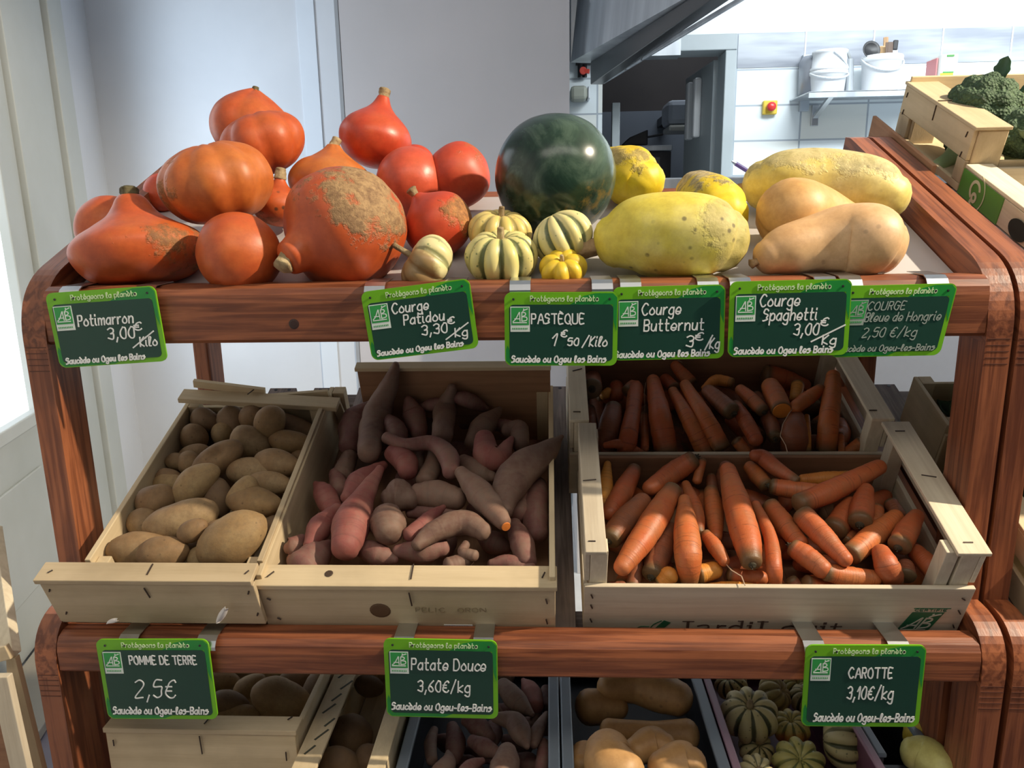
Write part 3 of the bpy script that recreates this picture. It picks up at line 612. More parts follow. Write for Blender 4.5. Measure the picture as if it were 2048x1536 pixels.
# paper scraps by the potato crate
g = G(); P0 = np.array((onY(432, 1240, .781)[0], .7835, onY(432, 1240, .781)[2]))
def scrap(px, py, qx, qy, wd, label):
    A, B = onY(px, py, .786), onY(qx, qy, .780); d = nrm(B - A); s = np.cross(d, (0, 1, 0)); n = 6; V, Fc = [], []
    for i in range(n + 1):
        c = A + (B - A) * i / n; ww = wd * (.35 + .65 * math.sin(math.pi * (i + .6) / (n + 1.2)))
        for e, o_ in ((-1, 0), (0, -.004), (1, 0)): V += [c + s * e * ww + np.array((0, o_ - .001, 0))]
        for e, o_ in ((1, .0008), (0, -.0032), (-1, .0008)): V += [c + s * e * ww + np.array((0, o_ - .001, 0))]
    for i in range(n):
        for k in range(6): Fc.append((i * 6 + k, i * 6 + (k + 1) % 6, (i + 1) * 6 + (k + 1) % 6, (i + 1) * 6 + k))
    Fc += [(0, 1, 2, 3, 4, 5), tuple(n * 6 + k for k in (5, 4, 3, 2, 1, 0))]
    prop(mk('paper_scrap', V, Fc, plain('scrap_paper', (.72, .68, .64), .8), smooth=True), label, 'scrap')
scrap(436, 1243, 454, 1214, .0042, 'curled white paper scrap stuck to the potato crate front')
scrap(217, 1244, 237, 1238, .003, 'tiny pale wood chip on the rail above the potato price sign')
# printed marks on the carrot crate
INK = plain('brown_ink', (.085, .05, .035), .7); GRN = plain('label_green', (.012, .13, .055), .5)

# crates of the neighbouring stand
X2 = .573
cA, _ = crate('wooden crate of broccoli tilted on the neighbouring stand, topmost of the two', T1, X2 + .012, X2 + .40, .285, .530, .088, PALE, front=.055, posts=.030, back=.10, sides='solid', sidetop=False, th=.006, group='crates on the neighbouring stand')
r0 = bpy.data.objects[cA.name]
for ch in list(cA.children):
    if ch.name.startswith(('side_panel', 'front_panel', 'corner_post')): bpy.data.objects.remove(ch)
for xa in (X2 + .012, X2 + .394):
    G().box(T1, xa, xa + .006, .285, .53, .046, .0885).make('upper_side_board', PALE['s'], cA, bevel=.001)
    G().box(T1, xa, xa + .006, .285, .53, .002, .013).make('lower_side_board', PALE['s'], cA, bevel=.001)
    G().box(T1, xa, xa + .006, .490, .53, .0135, .0455).make('side_end_block', PALE['z'], cA, bevel=.001)
    G().box(T1, xa, xa + .006, .285, .310, .0135, .0455).make('side_end_block', PALE['z'], cA, bevel=.001)
G().box(T1, .5425, .5485, .285, .53, -.001, .040).make('printed_lower_board', BROWNC['s'], cA, bevel=.001)
G().box(T1, X2 + .0182, X2 + .058, .282, .318, .002, .0885).make('corner_post', PALE['z'], cA, bevel=.002)
G().box(T1, X2 + .0182, X2 + .058, .4835, .523, .002, .0885).make('corner_post', PALE['z'], cA, bevel=.002)
G().box(T1, X2 + .0585, X2 + .39, .284, .290, .002, .045).make('front_panel', PALE['x'], cA, bevel=.001)
G().box(T1, X2 + .010, X2 + .060, .280, .532, .089, .094).make('top_slat', PALE['s'], cA, bevel=.001)
staples(cA, T1, [(X2 + .012, .41, .0946, .02, (0, 0)), (X2 + .0112, .41, .088, 0, (-.022, 0)), (X2 + .0112, .30, .082, 0, (-.008, .002)), (X2 + .0112, .30, .054, 0, (-.008, .002)), (X2 + .0112, .515, .080, 0, (-.008, .002)), (X2 + .0112, .515, .053, 0, (-.008, .002))])
cG, _ = crate('broccoli crate with a green printed side panel on the neighbouring stand', T1, X2 + .012, X2 + .40, -.010, .280, .036, PALER, front=.036, posts=.02, back=.036, sides='solid', sidetop=True, postw=(.036, .036), group='crates on the neighbouring stand')
for ch in list(cG.children):
    if ch.name.startswith('side_panel') and ch.location.x < 0: side = ch
G().box(T1, X2 + .0108, X2 + .0119, .165, .2795, .002, .0375).make('green_print', plain('print_green', (.09, .27, .035), .5), cG)
def ring(fr_c, r0, r1, ux, uy, nrm_, n=30, a0=0, a1=2 * math.pi):
    V, Fc = [], []
    for i in range(n + 1):
        a = a0 + (a1 - a0) * i / n; d = ux * math.cos(a) + uy * math.sin(a)
        for r in (r0, r1):
            V += [fr_c + d * r, fr_c + d * r + nrm_ * .0004]
    for i in range(n):
        b = i * 4; c = b + 4
        Fc += [(b, b + 1, c + 1, c), (b + 2, c + 2, c + 3, b + 3), (b + 1, b + 3, c + 3, c + 1), (b, c, c + 2, b + 2)]
    return V, Fc
c0 = T1.p(X2 + .0104, .235, .019); g = G()
CRM = plain('print_cream', (.62, .58, .38), .6)
for rr, aa in (((.0250, .0268), (-2.2, 1.3)),):
    g.add(*ring(c0, rr[0], rr[1], -eY, eZ, -eX, 30, aa[0], aa[1]))
g.add(*ring(c0 + eZ * .002, .010, .0145, -eY, eZ, -eX, 24, .2, 4.2)); g.add(*ring(c0 - eZ * .007 - eY * .002, .003, .0075, -eY, eZ, -eX, 20)); g.add(*ring(c0 - eZ * .015, .002, .007, -eY, eZ, -eX, 20, 2.4, 5.6))
g.make('round_emblem', CRM, cG)
G().add(*ring(T1.p(X2 + .0104, .115, .016), .0001, .013, -eY * 1.7, eZ, -eX, 24)).make('hand_hole', plain('dark_hole', (.015, .018, .012), .8), cG)
g = G()
for q in range(5): g.box(T1, X2 + .0110, X2 + .0119, .02 + .010 * q, .026 + .010 * q, .010, .020 + .004 * (q % 2))
g.make('faint_print', plain('faint_ink', (.40, .31, .22), .7), cG)
X2B = .548
cC, _ = crate('wooden crate of green cabbages at the frame edge on the neighbouring stand', T2, X2B + .012, X2B + .40, .010, .27, .085, PALE, front=.07, posts=.02, sides='open', group='crates on the neighbouring stand')
cD, _ = crate('olive brown crate behind the stand posts on the neighbouring shelf', T2, X2B + .012, X2B + .36, .285, .42, .085, PALE, front=.07, posts=.02, sides='solid', sidetop=False, group='crates on the neighbouring stand')
cE, _ = crate('dark crate of cabbages behind the cabbage crate on the neighbouring shelf', T2, X2B + .37, X2B + .66, .285, .45, .085, BROWNC, front=.07, posts=.02, sides='solid', sidetop=False, group='crates on the neighbouring stand')

# ------------------------------------------------------------ bottom shelf
cL, cLp = crate('wooden potato crate on the bottom shelf with a plain front board', T3, -.555, -.315, .812, 1.10, .150, PALE, front=.150, top=.026, posts=.018, sides='solid', sidetop=False, th=.007, group='crates on the bottom shelf')
staples(cL, T3, [(-.435, .810, .150, .001, (-.025, 0)), (-.328, .8095, .13, 0, (-.012, 0)), (-.326, .8095, .09, 0, (-.012, 0)), (-.545, .8095, .135, 0, (.008, 0)), (-.33, .83, .1605, .004, (0, .006)), (-.545, .83, .1605, .006, (0, .006)), (-.432, .82, .1605, .002, (0, .016))])
cM, cMp = crate('narrow wooden crate with dark printing on its long side, on the bottom shelf', T3, -.310, -.198, .745, 1.15, .128, PALE, front=.10, posts=.012, sides='solid', sidetop=True, postw=(.030, .022), group='crates on the bottom shelf')
g = G()
for q in range(12):
    y = .80 + q * .026; x0 = -.3015 + .005 * (q % 3); 
    g.beam((x0, y, T3.o[2] + .1352), (x0 + .009 + .003 * (q % 2), y + .016 + .004 * (q % 2), T3.o[2] + .1352), (0, 0, 1), .0028, .0004)
g.make('worn_print', plain('greenish_black_ink', (.06, .06, .035), .7), cM)
def plastic(label, x0, x1, y0, y1, z, h, body, rim, rimw=.013):
    r = E('plastic_crate', (x0, y0, z), label, 'crate', 'plastic crates on the bottom shelf')
    t = .006
    fr = WORLD
    g = G().box(fr, x0 + t, x1 - t, y0 + t, y1 - t, z, z + .005)
    for xa in (x0, x1 - t): g.box(fr, xa, xa + t, y0, y1, z, z + h - .006)
    g.box(fr, x0 + t, x1 - t, y0, y0 + t, z, z + h - .02)
    # slotted back wall
    g.box(fr, x0 + t, x1 - t, y1 - t, y1, z, z + h * .25).box(fr, x0 + t, x1 - t, y1 - t, y1, z + h * .78, z + h - .006)
    x = x0 + t
    while x < x1 - t: g.box(fr, x, x + .005, y1 - t, y1, z + h * .25, z + h * .78); x += .0125
    g.make('body', body, r)
    g = G().box(fr, x0 - .002, x0 + rimw, y0, y1, z + h - .006, z + h).box(fr, x1 - rimw, x1 + .002, y0, y1, z + h - .006, z + h).box(fr, x0 + rimw, x1 - rimw, y1 - rimw, y1, z + h - .006, z + h)
    g.make('rim', rim, r, bevel=.002); return r
DKP = plain('dark_crate_plastic', (.018, .019, .026), .4); BLG = plain('blue_grey_rim', (.20, .24, .28), .3); PUR = plain('purple_crate_plastic', (.16, .06, .10), .4); PNK = plain('dusty_pink_rim', (.36, .22, .28), .4)
zb0 = T3.o[2] + .001
plastic('dark plastic crate of sweet potatoes on the bottom shelf', -.190, .008, .775, 1.16, zb0, .112, DKP, BLG)
plastic('dark plastic crate of butternut squashes on the bottom shelf', .014, .214, .775, 1.16, zb0, .114, DKP, BLG)
plastic('purple plastic crate of striped patidou squashes on the bottom shelf', .220, .398, .775, 1.16, zb0, .116, PUR, PNK, .008)
plastic('dark plastic crate of yellow squashes beside the stand post', .404, .474, .845, 1.16, zb0, .112, DKP, BLG, .010)
# leaning crate at the edge of the floor
def scr(px, py, Y): return onY(px, py, Y)
t = E('wooden_crate', onY(10, 1500, .70), 'pale crate with cut corners standing on the floor beside the stand', 'crate')
A, B = onY(24, 1300, .80), onY(-40, 1300, .80)
FLF = Frame((0, 0, 0), fX, fY, fZ)
G().beam(onY(-14, 1060, .92), onY(22, 1312, .80), (0, 1, 0), .022, .012).make('corner_post', PALER['z'], t, bevel=.001)
G().beam(onY(-60, 1322, .79), onY(20, 1302, .79), (0, 0, 1), .008, .018).make('top_slat', PALE['x'], t, bevel=.001)
def to_floor(A, B): return [A, B, np.array((B[0], B[1], .004))]
A, B = onY(2, 1350, .780), onY(58, 1600, .780)
G().beam(A, B, (0, 1, 0), .022, .010).beam(B, (B[0], B[1], .004), (0, 1, 0), .022, .010).make('leaning_slat', PALER['z'], t, bevel=.001)
a_, b__, c_, d_ = onY(12, 1316, .800), onY(30, 1316, .800), onY(105, 1620, .800), onY(30, 1620, .800)
G().prism([a_, b__, c_, np.array((c_[0], .80, .004)), np.array((d_[0], .80, .004)), d_], np.array((0, .008, 0))).make('end_panel', PALE['z'], t)
a_, b__, c_ = onY(-60, 1400, .790), onY(2, 1400, .790), onY(40, 1620, .790)
G().prism([a_, b__, c_, np.array((c_[0], .79, .004)), np.array((a_[0], .79, .004))], np.array((0, .008, 0))).make('side_panel', BROWNC['x'], t)
# ------------------------------------------------------------ produce on the upper tray
def plane_hit(fr, px, py, rpx, lift, k=1.0):
    w_ = .05
    for _ in range(12):
        P = fr.hit(px, py, w_); r = rpx * m_per_px(P); w_ = r * k + lift
    return P, r
def imgdir(ang, tow=0.0):
    a, t = math.radians(ang), math.radians(tow)
    return nrm((RIGHT * math.cos(a) + UP * math.sin(a)) * math.cos(t) + BACK * math.sin(t))
PROF_NECK = [(-.80, 0), (-.79, .22), (-.68, .58), (-.45, .86), (-.12, 1.0), (.15, .98), (.40, .84), (.60, .62), (.76, .41), (.92, .27), (1.06, .20), (1.16, .16)]
PROF_LONG = [(-.86, 0), (-.85, .22), (-.74, .58), (-.5, .84), (-.15, 1.0), (.15, .97), (.45, .78), (.70, .52), (.95, .33), (1.15, .25), (1.28, .20), (1.34, .15)]
PROF_SOFT = [(-.90, 0), (-.88, .25), (-.74, .62), (-.45, .88), (-.08, 1.0), (.22, .97), (.48, .84), (.68, .63), (.82, .40), (.91, .20), (.95, .12)]
PROF_FLAT = [(-.70, 0), (-.69, .25), (-.58, .62), (-.35, .88), (-.02, 1.0), (.28, .94), (.50, .76), (.62, .52), (.665, .30), (.655, .14), (.635, .08)]
PROF_BALL = [(-.98, 0), (-.97, .20), (-.82, .58), (-.48, .88), (0, 1.0), (.40, .91), (.70, .70), (.88, .44), (.97, .2), (.985, .1)]
def revolve(c, ax, R_, prof, n=56, m=40, ribs=0, ribamp=0.0, amp=.015, freq=18, seed=0.0, ribpow=1.0, stretch=1.0, pw=1.0):
    ax = nrm(ax); u = nrm(np.cross(ax, BACK + .01 * UP)); q = np.cross(ax, u)
    V, Gv, T = [], [], []
    pr = np.array(prof)
    for i in range(m + 1):
        z, r = cat_rom(pr, i / m); r = max(r, 0)
        for k in range(n):
            th = 2 * math.pi * k / n; g = abs(math.cos(ribs * th / 2)) if ribs else 1.0
            rr = r * (1 - ribamp * (1 - g ** ribpow)); zz = z * (1 - (ribamp * .35 * (1 - g ** ribpow) if z > 0 else 0))
            d = u * math.cos(th) * stretch + q * math.sin(th)
            P = c + (d * rr + ax * zz) * R_
            P = P + nrm(d * rr + ax * zz + 1e-6) * R_ * amp * fbm(P, freq, seed)
            V.append(P); Gv.append(1 - g); T.append(i / m)
    Fc = [((i * n + k), (i * n + (k + 1) % n), ((i + 1) * n + (k + 1) % n), ((i + 1) * n + k)) for i in range(m) for k in range(n)]
    Fc.append(tuple(range(n))[::-1]); Fc.append(tuple(m * n + k for k in range(n)))
    return V, Fc, Gv, T
STEMC = skin('corky_stem', [(.3, (.20, .13, .06)), (.7, (.46, .36, .20))], rough=.9, nscale=60, bscale=220, bstr=.8)
STEMG = skin('green_grey_stem', [(.3, (.07, .06, .03)), (.7, (.20, .17, .08))], rough=.9, nscale=60, bscale=220, bstr=.6)
STEMB = skin('brown_woody_stem', [(.3, (.13, .07, .03)), (.7, (.42, .28, .14))], rough=.85, nscale=40, bscale=220, bstr=.9)
def stem(parent, base, ax, r0, r1, ln, bend=None, m=None, ribs=5, name='stem'):
    ax = nrm(ax); mid = np.array(base) + ax * ln * .5; end = np.array(base) + ax * ln
    if bend is not None: mid = mid + np.array(bend) * .35; end = end + np.array(bend)
    V, Fc, T, Gv = sweep([np.array(base) - ax * r0 * .3, mid, end], [r0, (r0 + r1) * .47, r1], n=15, rings=10, cap0=.2, cap1=.35, amp=.10, freq=260, seed=base[0] * 50, ribs=ribs, ribamp=.25)
    return mk(name, V, Fc, m or STEMC, parent, smooth=True)
ORNG = [(.25, (.40, .062, .014)), (.5, (.52, .092, .020)), (.8, (.60, .155, .036))]
REDO = [(.25, (.44, .042, .016)), (.5, (.55, .062, .022)), (.8, (.60, .11, .035))]
AMB = [(.25, (.44, .095, .018)), (.5, (.54, .145, .026)), (.8, (.57, .21, .05))]
def pk(name, st, rough=.46, **kw): return skin(name, st, nscale=16, bscale=55, bstr=.3, vary=.1, rough=max(rough, .38), **kw)
def pumpkin(label, cx, cy, rpx, ang, tow, prof, mt, lift=0.0, k=.8, ribs=0, ribamp=0.0, amp=.02, seed=1.0, st=None, stretch=1.0, group='orange pumpkins on the upper tray', name='pumpkin', cat='pumpkin', freq=16, dz=0):
    P, r = plane_hit(T1, cx, cy, rpx, lift, k); ax = imgdir(ang, tow)
    V, Fc, Gv, T = revolve(P, ax, r, prof, ribs=ribs, ribamp=ribamp, amp=amp, seed=seed, stretch=stretch, freq=freq)
    o = mk(name, V, Fc, mt, smooth=True, attrs={'groove': Gv, 't': T}, origin=P)
    prop(o, label, cat, group)
    if st:
        top = prof[-1][0] * r
        stem(o, P + ax * top * .985, ax + (imgdir(st[3]) * st[4] if len(st) > 3 else 0), st[0] * r, st[1] * r, st[2] * r, m=st[5] if len(st) > 5 else STEMC)
    return o, P, r
pumpkin('large orange pumpkin with a thick grey stem stump in the front tray corner', 277, 494, 127, 98, 4, [(-.62, 0), (-.61, .3), (-.52, .68), (-.3, .92), (-.02, 1.0), (.18, .88), (.33, .63), (.48, .41), (.62, .30), (.74, .23), (.80, .17)], pk('orange_skin_side_scab', ORNG, scab=.75, dir=imgdir(-22, 25), thr=.86, size=.085, scabcol=(.30, .20, .07)), k=.56, st=(.155, .15, .12, 60, .2, STEMG), seed=3)
pumpkin('dusky orange pumpkin mostly hidden behind the big corner pumpkin', 222, 458, 66, 110, 0, PROF_BALL, pk('orange_skin_a', ORNG), lift=-.002, k=.9, seed=4)
pumpkin('small red pumpkin peeping out behind the broad ribbed pumpkin', 327, 385, 38, 120, 10, PROF_BALL, pk('red_skin_a', REDO), lift=-.002, k=.9, seed=5)
pumpkin('broad ribbed pumpkin with a green star scar on top, resting on its neighbours', 434, 366, 112, 100, 22, PROF_FLAT, pk('amber_skin_side_scab', AMB, scab=.75, dir=imgdir(190, 25), thr=.92, size=.07, scabcol=(.34, .20, .07)), lift=.040, k=.80, ribs=9, ribamp=.10, seed=6, amp=.035, st=(.10, .02, .03, 20, .2, STEMG))
pumpkin('plain round orange pumpkin without stem behind the front rail', 479, 507, 83, 70, -30, PROF_BALL, pk('orange_skin_b', ORNG), k=.92, seed=7, amp=.03)
pumpkin('creased orange pumpkin with a pointed top, highest of the heap', 502, 250, 82, 78, 12, [(-.86, 0), (-.84, .3), (-.68, .66), (-.35, .92), (0, 1.0), (.30, .90), (.52, .68), (.70, .40), (.80, .20), (.84, .1)], pk('orange_skin_c', ORNG), lift=.030, k=.82, ribs=6, ribamp=.09, seed=8, amp=.03, st=(.10, .08, .06, 60, .3, STEMG))
pumpkin('creased orange pumpkin lying just below the highest pumpkin', 527, 287, 85, 108, 15, PROF_FLAT, pk('orange_skin_d', ORNG), lift=.055, k=.72, ribs=7, ribamp=.10, seed=9, amp=.03, st=(.05, .03, .03, 60, .3, STEMG))
pumpkin('orange pumpkin with a pale stem leaning on the round red pumpkin', 662, 368, 84, 84, 8, [(-.7, 0), (-.68, .3), (-.55, .66), (-.3, .9), (-.02, 1.0), (.22, .95), (.45, .76), (.60, .50), (.74, .30), (.84, .20), (.90, .15)], pk('amber_skin_b', AMB), k=.72, ribs=8, ribamp=.03, seed=10, amp=.02, st=(.14, .12, .18, 10, .5))
pumpkin('small speckled orange pumpkin squeezed between the two large ones', 556, 412, 50, 84, 6, PROF_NECK, pk('orange_skin_spotted', ORNG, spots=.8, scab=.6, dir=imgdir(250, 20), thr=.9, size=.03, scabcol=(.16, .09, .03)), lift=.012, k=.8, seed=11, st=(.26, .22, .30))
pumpkin('big dirty pumpkin with a crusty top and its neck at the front rail', 690, 457, 121, 219, 34, [(-.95, 0), (-.93, .3), (-.78, .66), (-.44, .92), (-.05, 1.0), (.34, .96), (.64, .80), (.82, .50), (.92, .35), (1.04, .29), (1.16, .25), (1.22, .1)], pk('orange_skin_crusty', ORNG, scab=.88, dir=imgdir(48, 35), thr=.66, size=.075, scabcol=(.40, .28, .13), scabsize=38), lift=-.012, k=.94, seed=12, amp=.045, st=(.15, .17, .13, 300, .6))
pumpkin('smooth red pumpkin with a tall neck and knobbly stem', 751, 277, 72, 78, 4, PROF_NECK, pk('red_skin_b', REDO, rough=.30), lift=.034, k=.80, seed=13, amp=.012, st=(.16, .18, .20, 100, .2))
pumpkin('small red pumpkin showing only its top behind the tall necked one', 829, 332, 42, 90, 0, PROF_BALL, pk('red_skin_c', REDO), lift=-.003, k=.95, seed=14)
pumpkin('red pumpkin with an orange shoulder beside the watermelon', 916, 352, 66, 150, -20, [(-1.06, 0), (-1.04, .16), (-.86, .46), (-.5, .82), (-.05, 1.0), (.35, .95), (.70, .66), (.9, .36), (.98, .1)], pk('red_skin_d', REDO, scab=.5, dir=imgdir(60, 20), thr=.95, size=.05, scabcol=(.62, .24, .06), scabrough=.4), lift=.0, k=.95, seed=15, amp=.02)
pumpkin('pinkish red pumpkin with its knobbly stem pointing at the watermelon', 822, 366, 70, 8, 18, PROF_BALL, pk('red_skin_e', [(.25, (.52, .062, .028)), (.5, (.62, .092, .04)), (.8, (.66, .13, .05))], rough=.3), lift=-.002, k=.9, seed=16, st=(.10, .19, .16, 0, .2))
pumpkin('red pumpkin with a cracked orange patch and pale stem above the striped squashes', 874, 446, 71, 128, 12, [(-.94, 0), (-.92, .3), (-.76, .66), (-.42, .92), (-.02, 1.0), (.30, .93), (.55, .72), (.72, .44), (.84, .25), (.92, .16), (.96, .1)], pk('red_skin_patch', REDO, scab=.92, dir=imgdir(12, 30), thr=.86, size=.045, scabcol=(.52, .24, .07)), lift=.0, k=.9, seed=17, amp=.03, st=(.11, .17, .20))
# watermelon
def melon_skin():
    m, nt, b = mat('watermelon_rind'); P = coords(nt); n = noi(nt, P, 14, 6, .65, 1.5); n2 = noi(nt, P, 70, 4)
    col = ramp(nt, n, [(.30, (.006, .016, .012)), (.50, (.016, .040, .026)), (.68, (.065, .105, .075))])
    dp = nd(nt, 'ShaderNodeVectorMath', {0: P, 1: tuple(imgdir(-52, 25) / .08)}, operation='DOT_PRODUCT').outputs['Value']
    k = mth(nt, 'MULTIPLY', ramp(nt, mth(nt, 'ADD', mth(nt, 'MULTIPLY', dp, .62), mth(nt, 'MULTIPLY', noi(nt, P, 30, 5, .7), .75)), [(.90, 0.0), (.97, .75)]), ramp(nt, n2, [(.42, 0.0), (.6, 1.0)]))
    sheen_dp = nd(nt, 'ShaderNodeVectorMath', {0: P, 1: tuple(imgdir(25, 5) / .08)}, operation='DOT_PRODUCT').outputs['Value']
    col = mix(nt, mth(nt, 'MULTIPLY', ramp(nt, mth(nt, 'ADD', sheen_dp, mth(nt, 'MULTIPLY', n, .5)), [(.55, 0.0), (1.0, 1.0)]), .45), col, rgba((.10, .15, .11)))  # pale sheen on the upper right, painted into the rind colour
    col = mix(nt, k, col, rgba((.17, .115, .03))); nt.links.new(col, b.inputs['Base Color']); b.inputs['Roughness'].default_value = .22
    bump(nt, b, n2, .06, .001); return m
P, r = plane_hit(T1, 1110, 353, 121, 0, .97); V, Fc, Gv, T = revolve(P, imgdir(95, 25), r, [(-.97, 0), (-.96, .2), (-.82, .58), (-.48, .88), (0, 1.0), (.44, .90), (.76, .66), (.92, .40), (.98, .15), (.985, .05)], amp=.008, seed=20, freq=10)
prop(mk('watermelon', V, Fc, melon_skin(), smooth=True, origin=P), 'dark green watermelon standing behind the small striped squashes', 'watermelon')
# squashes swept along a spine given in the picture, lying on the tray
def tray_sweep(name, cat, label, pts, rad, mt, lift=0.0, k=1.0, towards=None, group=None, stemd=None, ribs=0, ribamp=0.0, amp=.02, freq=14, seed=0.0, cap0=.55, cap1=.55, n=40, rings=34, fr=T1, stm=STEMB):
    C, RR = [], []
    for i, ((px, py), rp) in enumerate(zip(pts, rad)):
        P, r = plane_hit(fr, px, py, max(rad) * .5 + rp * .5, lift, k)
        if towards: P = P + ray(px, py) / np.linalg.norm(ray(px, py)) * towards[i]
        C.append(P); RR.append(rp * m_per_px(P))
    V, Fc, T, Gv = sweep(C, RR, n=n, rings=rings, cap0=cap0, cap1=cap1, amp=amp, freq=freq, seed=seed, ribs=ribs, ribamp=ribamp)
    o = mk(name, V, Fc, mt, smooth=True, attrs={'t': T, 'groove': Gv}); prop(o, label, cat, group)
    if stemd:
        d = nrm(C[0] - C[1]); stem(o, C[0] + d * RR[0] * (cap0 + stemd[3] if len(stemd) > 3 else cap0), d, stemd[0], stemd[1], stemd[2], m=stm)
    return o, C
YEL = [(.25, (.60, .40, .03)), (.5, (.72, .54, .06)), (.8, (.76, .64, .20))]
YEL2 = [(.25, (.66, .44, .012)), (.5, (.76, .56, .02)), (.8, (.78, .62, .06))]
def sq(name, st, **kw): return skin(name, st, nscale=12, bscale=60, bstr=.2, vary=.1, rough=.50, **kw)
GS = 'yellow spaghetti squashes on the upper tray'
tray_sweep('spaghetti_squash', 'squash', 'bright yellow squash with grey scars just behind the watermelon', [(1232, 340), (1262, 353), (1288, 366)], [48, 60, 46], sq('yellow_skin_scar', YEL2, scab=.75, dir=imgdir(120, 40), thr=.75, size=.05, scabcol=(.42, .32, .15), scabsize=34), group=GS, ribs=8, ribamp=.07, seed=1, towards=[.02, 0, -.01], cap0=.8, cap1=.8)
tray_sweep('spaghetti_squash', 'squash', 'yellow squash with a greyish corky top between the front and the long pale squash', [(1395, 385), (1428, 415), (1448, 434)], [44, 62, 50], sq('yellow_skin_corky', YEL2, scab=.92, dir=imgdir(110, 10), thr=.62, size=.05, scabcol=(.52, .42, .25), scabsize=30), group=GS, ribs=8, ribamp=.05, seed=2, stemd=(.010, .009, .018, -.2), cap0=.8, cap1=.8, towards=[.02, 0, -.012])
tray_sweep('spaghetti_squash', 'squash', 'plump yellow squash at the front with dark pits and a twisted brown stem', [(1226, 484), (1275, 472), (1345, 471), (1410, 475), (1446, 482)], [52, 76, 86, 83, 64], sq('yellow_skin_front', [(.25, (.64, .48, .03)), (.5, (.72, .60, .09)), (.8, (.74, .66, .26))], scab=.55, dir=imgdir(-8, 25), thr=.85, size=.06, scabcol=(.50, .42, .20), scabsize=16, spots=.7), group=GS, seed=3, ribs=10, ribamp=.018, stemd=(.0115, .0140, .046, -.05), cap0=.75, cap1=.75)
tray_sweep('spaghetti_squash', 'squash', 'long pale yellow squash with a dusty grey back lying at the rear', [(1524, 370), (1570, 366), (1650, 366), (1735, 378), (1780, 396)], [48, 64, 67, 64, 46], sq('pale_yellow_skin', [(.25, (.62, .46, .06)), (.5, (.70, .58, .18)), (.8, (.74, .68, .36))], scab=.62, dir=imgdir(95, 25), thr=.62, size=.052, scabcol=(.56, .48, .28), scabsize=20, spots=.3), group=GS, seed=4, ribs=10, ribamp=.025, cap0=.8, cap1=.8, stemd=(.006, .005, .008))
GB = 'butternut squashes on the upper tray'
BUT = [(.25, (.56, .30, .09)), (.5, (.66, .38, .14)), (.8, (.70, .46, .22))]
tray_sweep('butternut_squash', 'squash', 'upright looking tan butternut with a rounded top, behind the other butternut', [(1572, 446), (1588, 430), (1632, 428), (1690, 446), (1730, 460)], [62, 73, 58, 42, 38], sq('butternut_skin_a', BUT), group=GB, seed=5, cap0=.8, cap1=.8, amp=.012, towards=[.02, .0, .0, .02, .03])
tray_sweep('butternut_squash', 'squash', 'pinkish tan butternut lying along the front rail, bulb end beside the stand side', [(1536, 515), (1570, 502), (1630, 488), (1690, 480), (1742, 486), (1770, 496)], [36, 50, 58, 70, 76, 56], sq('butternut_skin_b', [(.25, (.56, .31, .12)), (.5, (.66, .40, .19)), (.8, (.70, .47, .26))], spots=.25), group=GB, seed=6, cap0=.75, cap1=.6, amp=.012, stemd=(.005, .006, .006))
# striped patidou squashes
def patidou_skin(name, cream, green, stripe=.8, tan=None, dir=None):
    m, nt, b = mat(name); P = coords(nt)
    g = nd(nt, 'ShaderNodeAttribute', attribute_name='groove').outputs['Fac']; n = noi(nt, P, 30, 5, .65); n2 = noi(nt, P, 120, 3)
    v = nd(nt, 'ShaderNodeTexVoronoi', {'Vector': P, 'Scale': 150.0, 'Randomness': 1.0}).outputs['Distance']
    n3 = noi(nt, P, 16, 3)
    col = ramp(nt, n3, [(.3, cream), (.7, [x * y for x, y in zip(cream, (1.05, 1.0, .7))])])
    k = ramp(nt, mth(nt, 'ADD', g, mth(nt, 'MULTIPLY_ADD', n, .7, -.35)), [(.48, 0.0), (.66, stripe)])
    k = mth(nt, 'MULTIPLY', k, ramp(nt, noi(nt, P, 12, 2), [(.32, .25), (.5, 1.0)]))
    col = mix(nt, k, col, rgba(green))
    dots = mth(nt, 'MULTIPLY', ramp(nt, v, [(.16, 1.0), (.26, 0.0)]), ramp(nt, n2, [(.48, 0.0), (.56, .75)]))
    col = mix(nt, dots, col, rgba([x * 1.5 for x in green]))
    if tan:
        dp = nd(nt, 'ShaderNodeVectorMath', {0: P, 1: tuple(nrm(dir) / .03)}, operation='DOT_PRODUCT').outputs['Value']
        col = mix(nt, ramp(nt, mth(nt, 'ADD', dp, mth(nt, 'MULTIPLY_ADD', n, 1.0, -.5)), [(.15, 0.0), (.45, .9)]), col, rgba(tan))
    nt.links.new(col, b.inputs['Base Color']); b.inputs['Roughness'].default_value = .42; return m
PROF_PAT = [(-.60, .05), (-.66, .25), (-.60, .58), (-.38, .86), (-.02, 1.0), (.32, .95), (.56, .75), (.66, .48), (.62, .24), (.50, .10)]
CREAM, GREEN = (.66, .60, .28), (.045, .085, .022)
GPAT = 'striped patidou squashes on the upper tray'
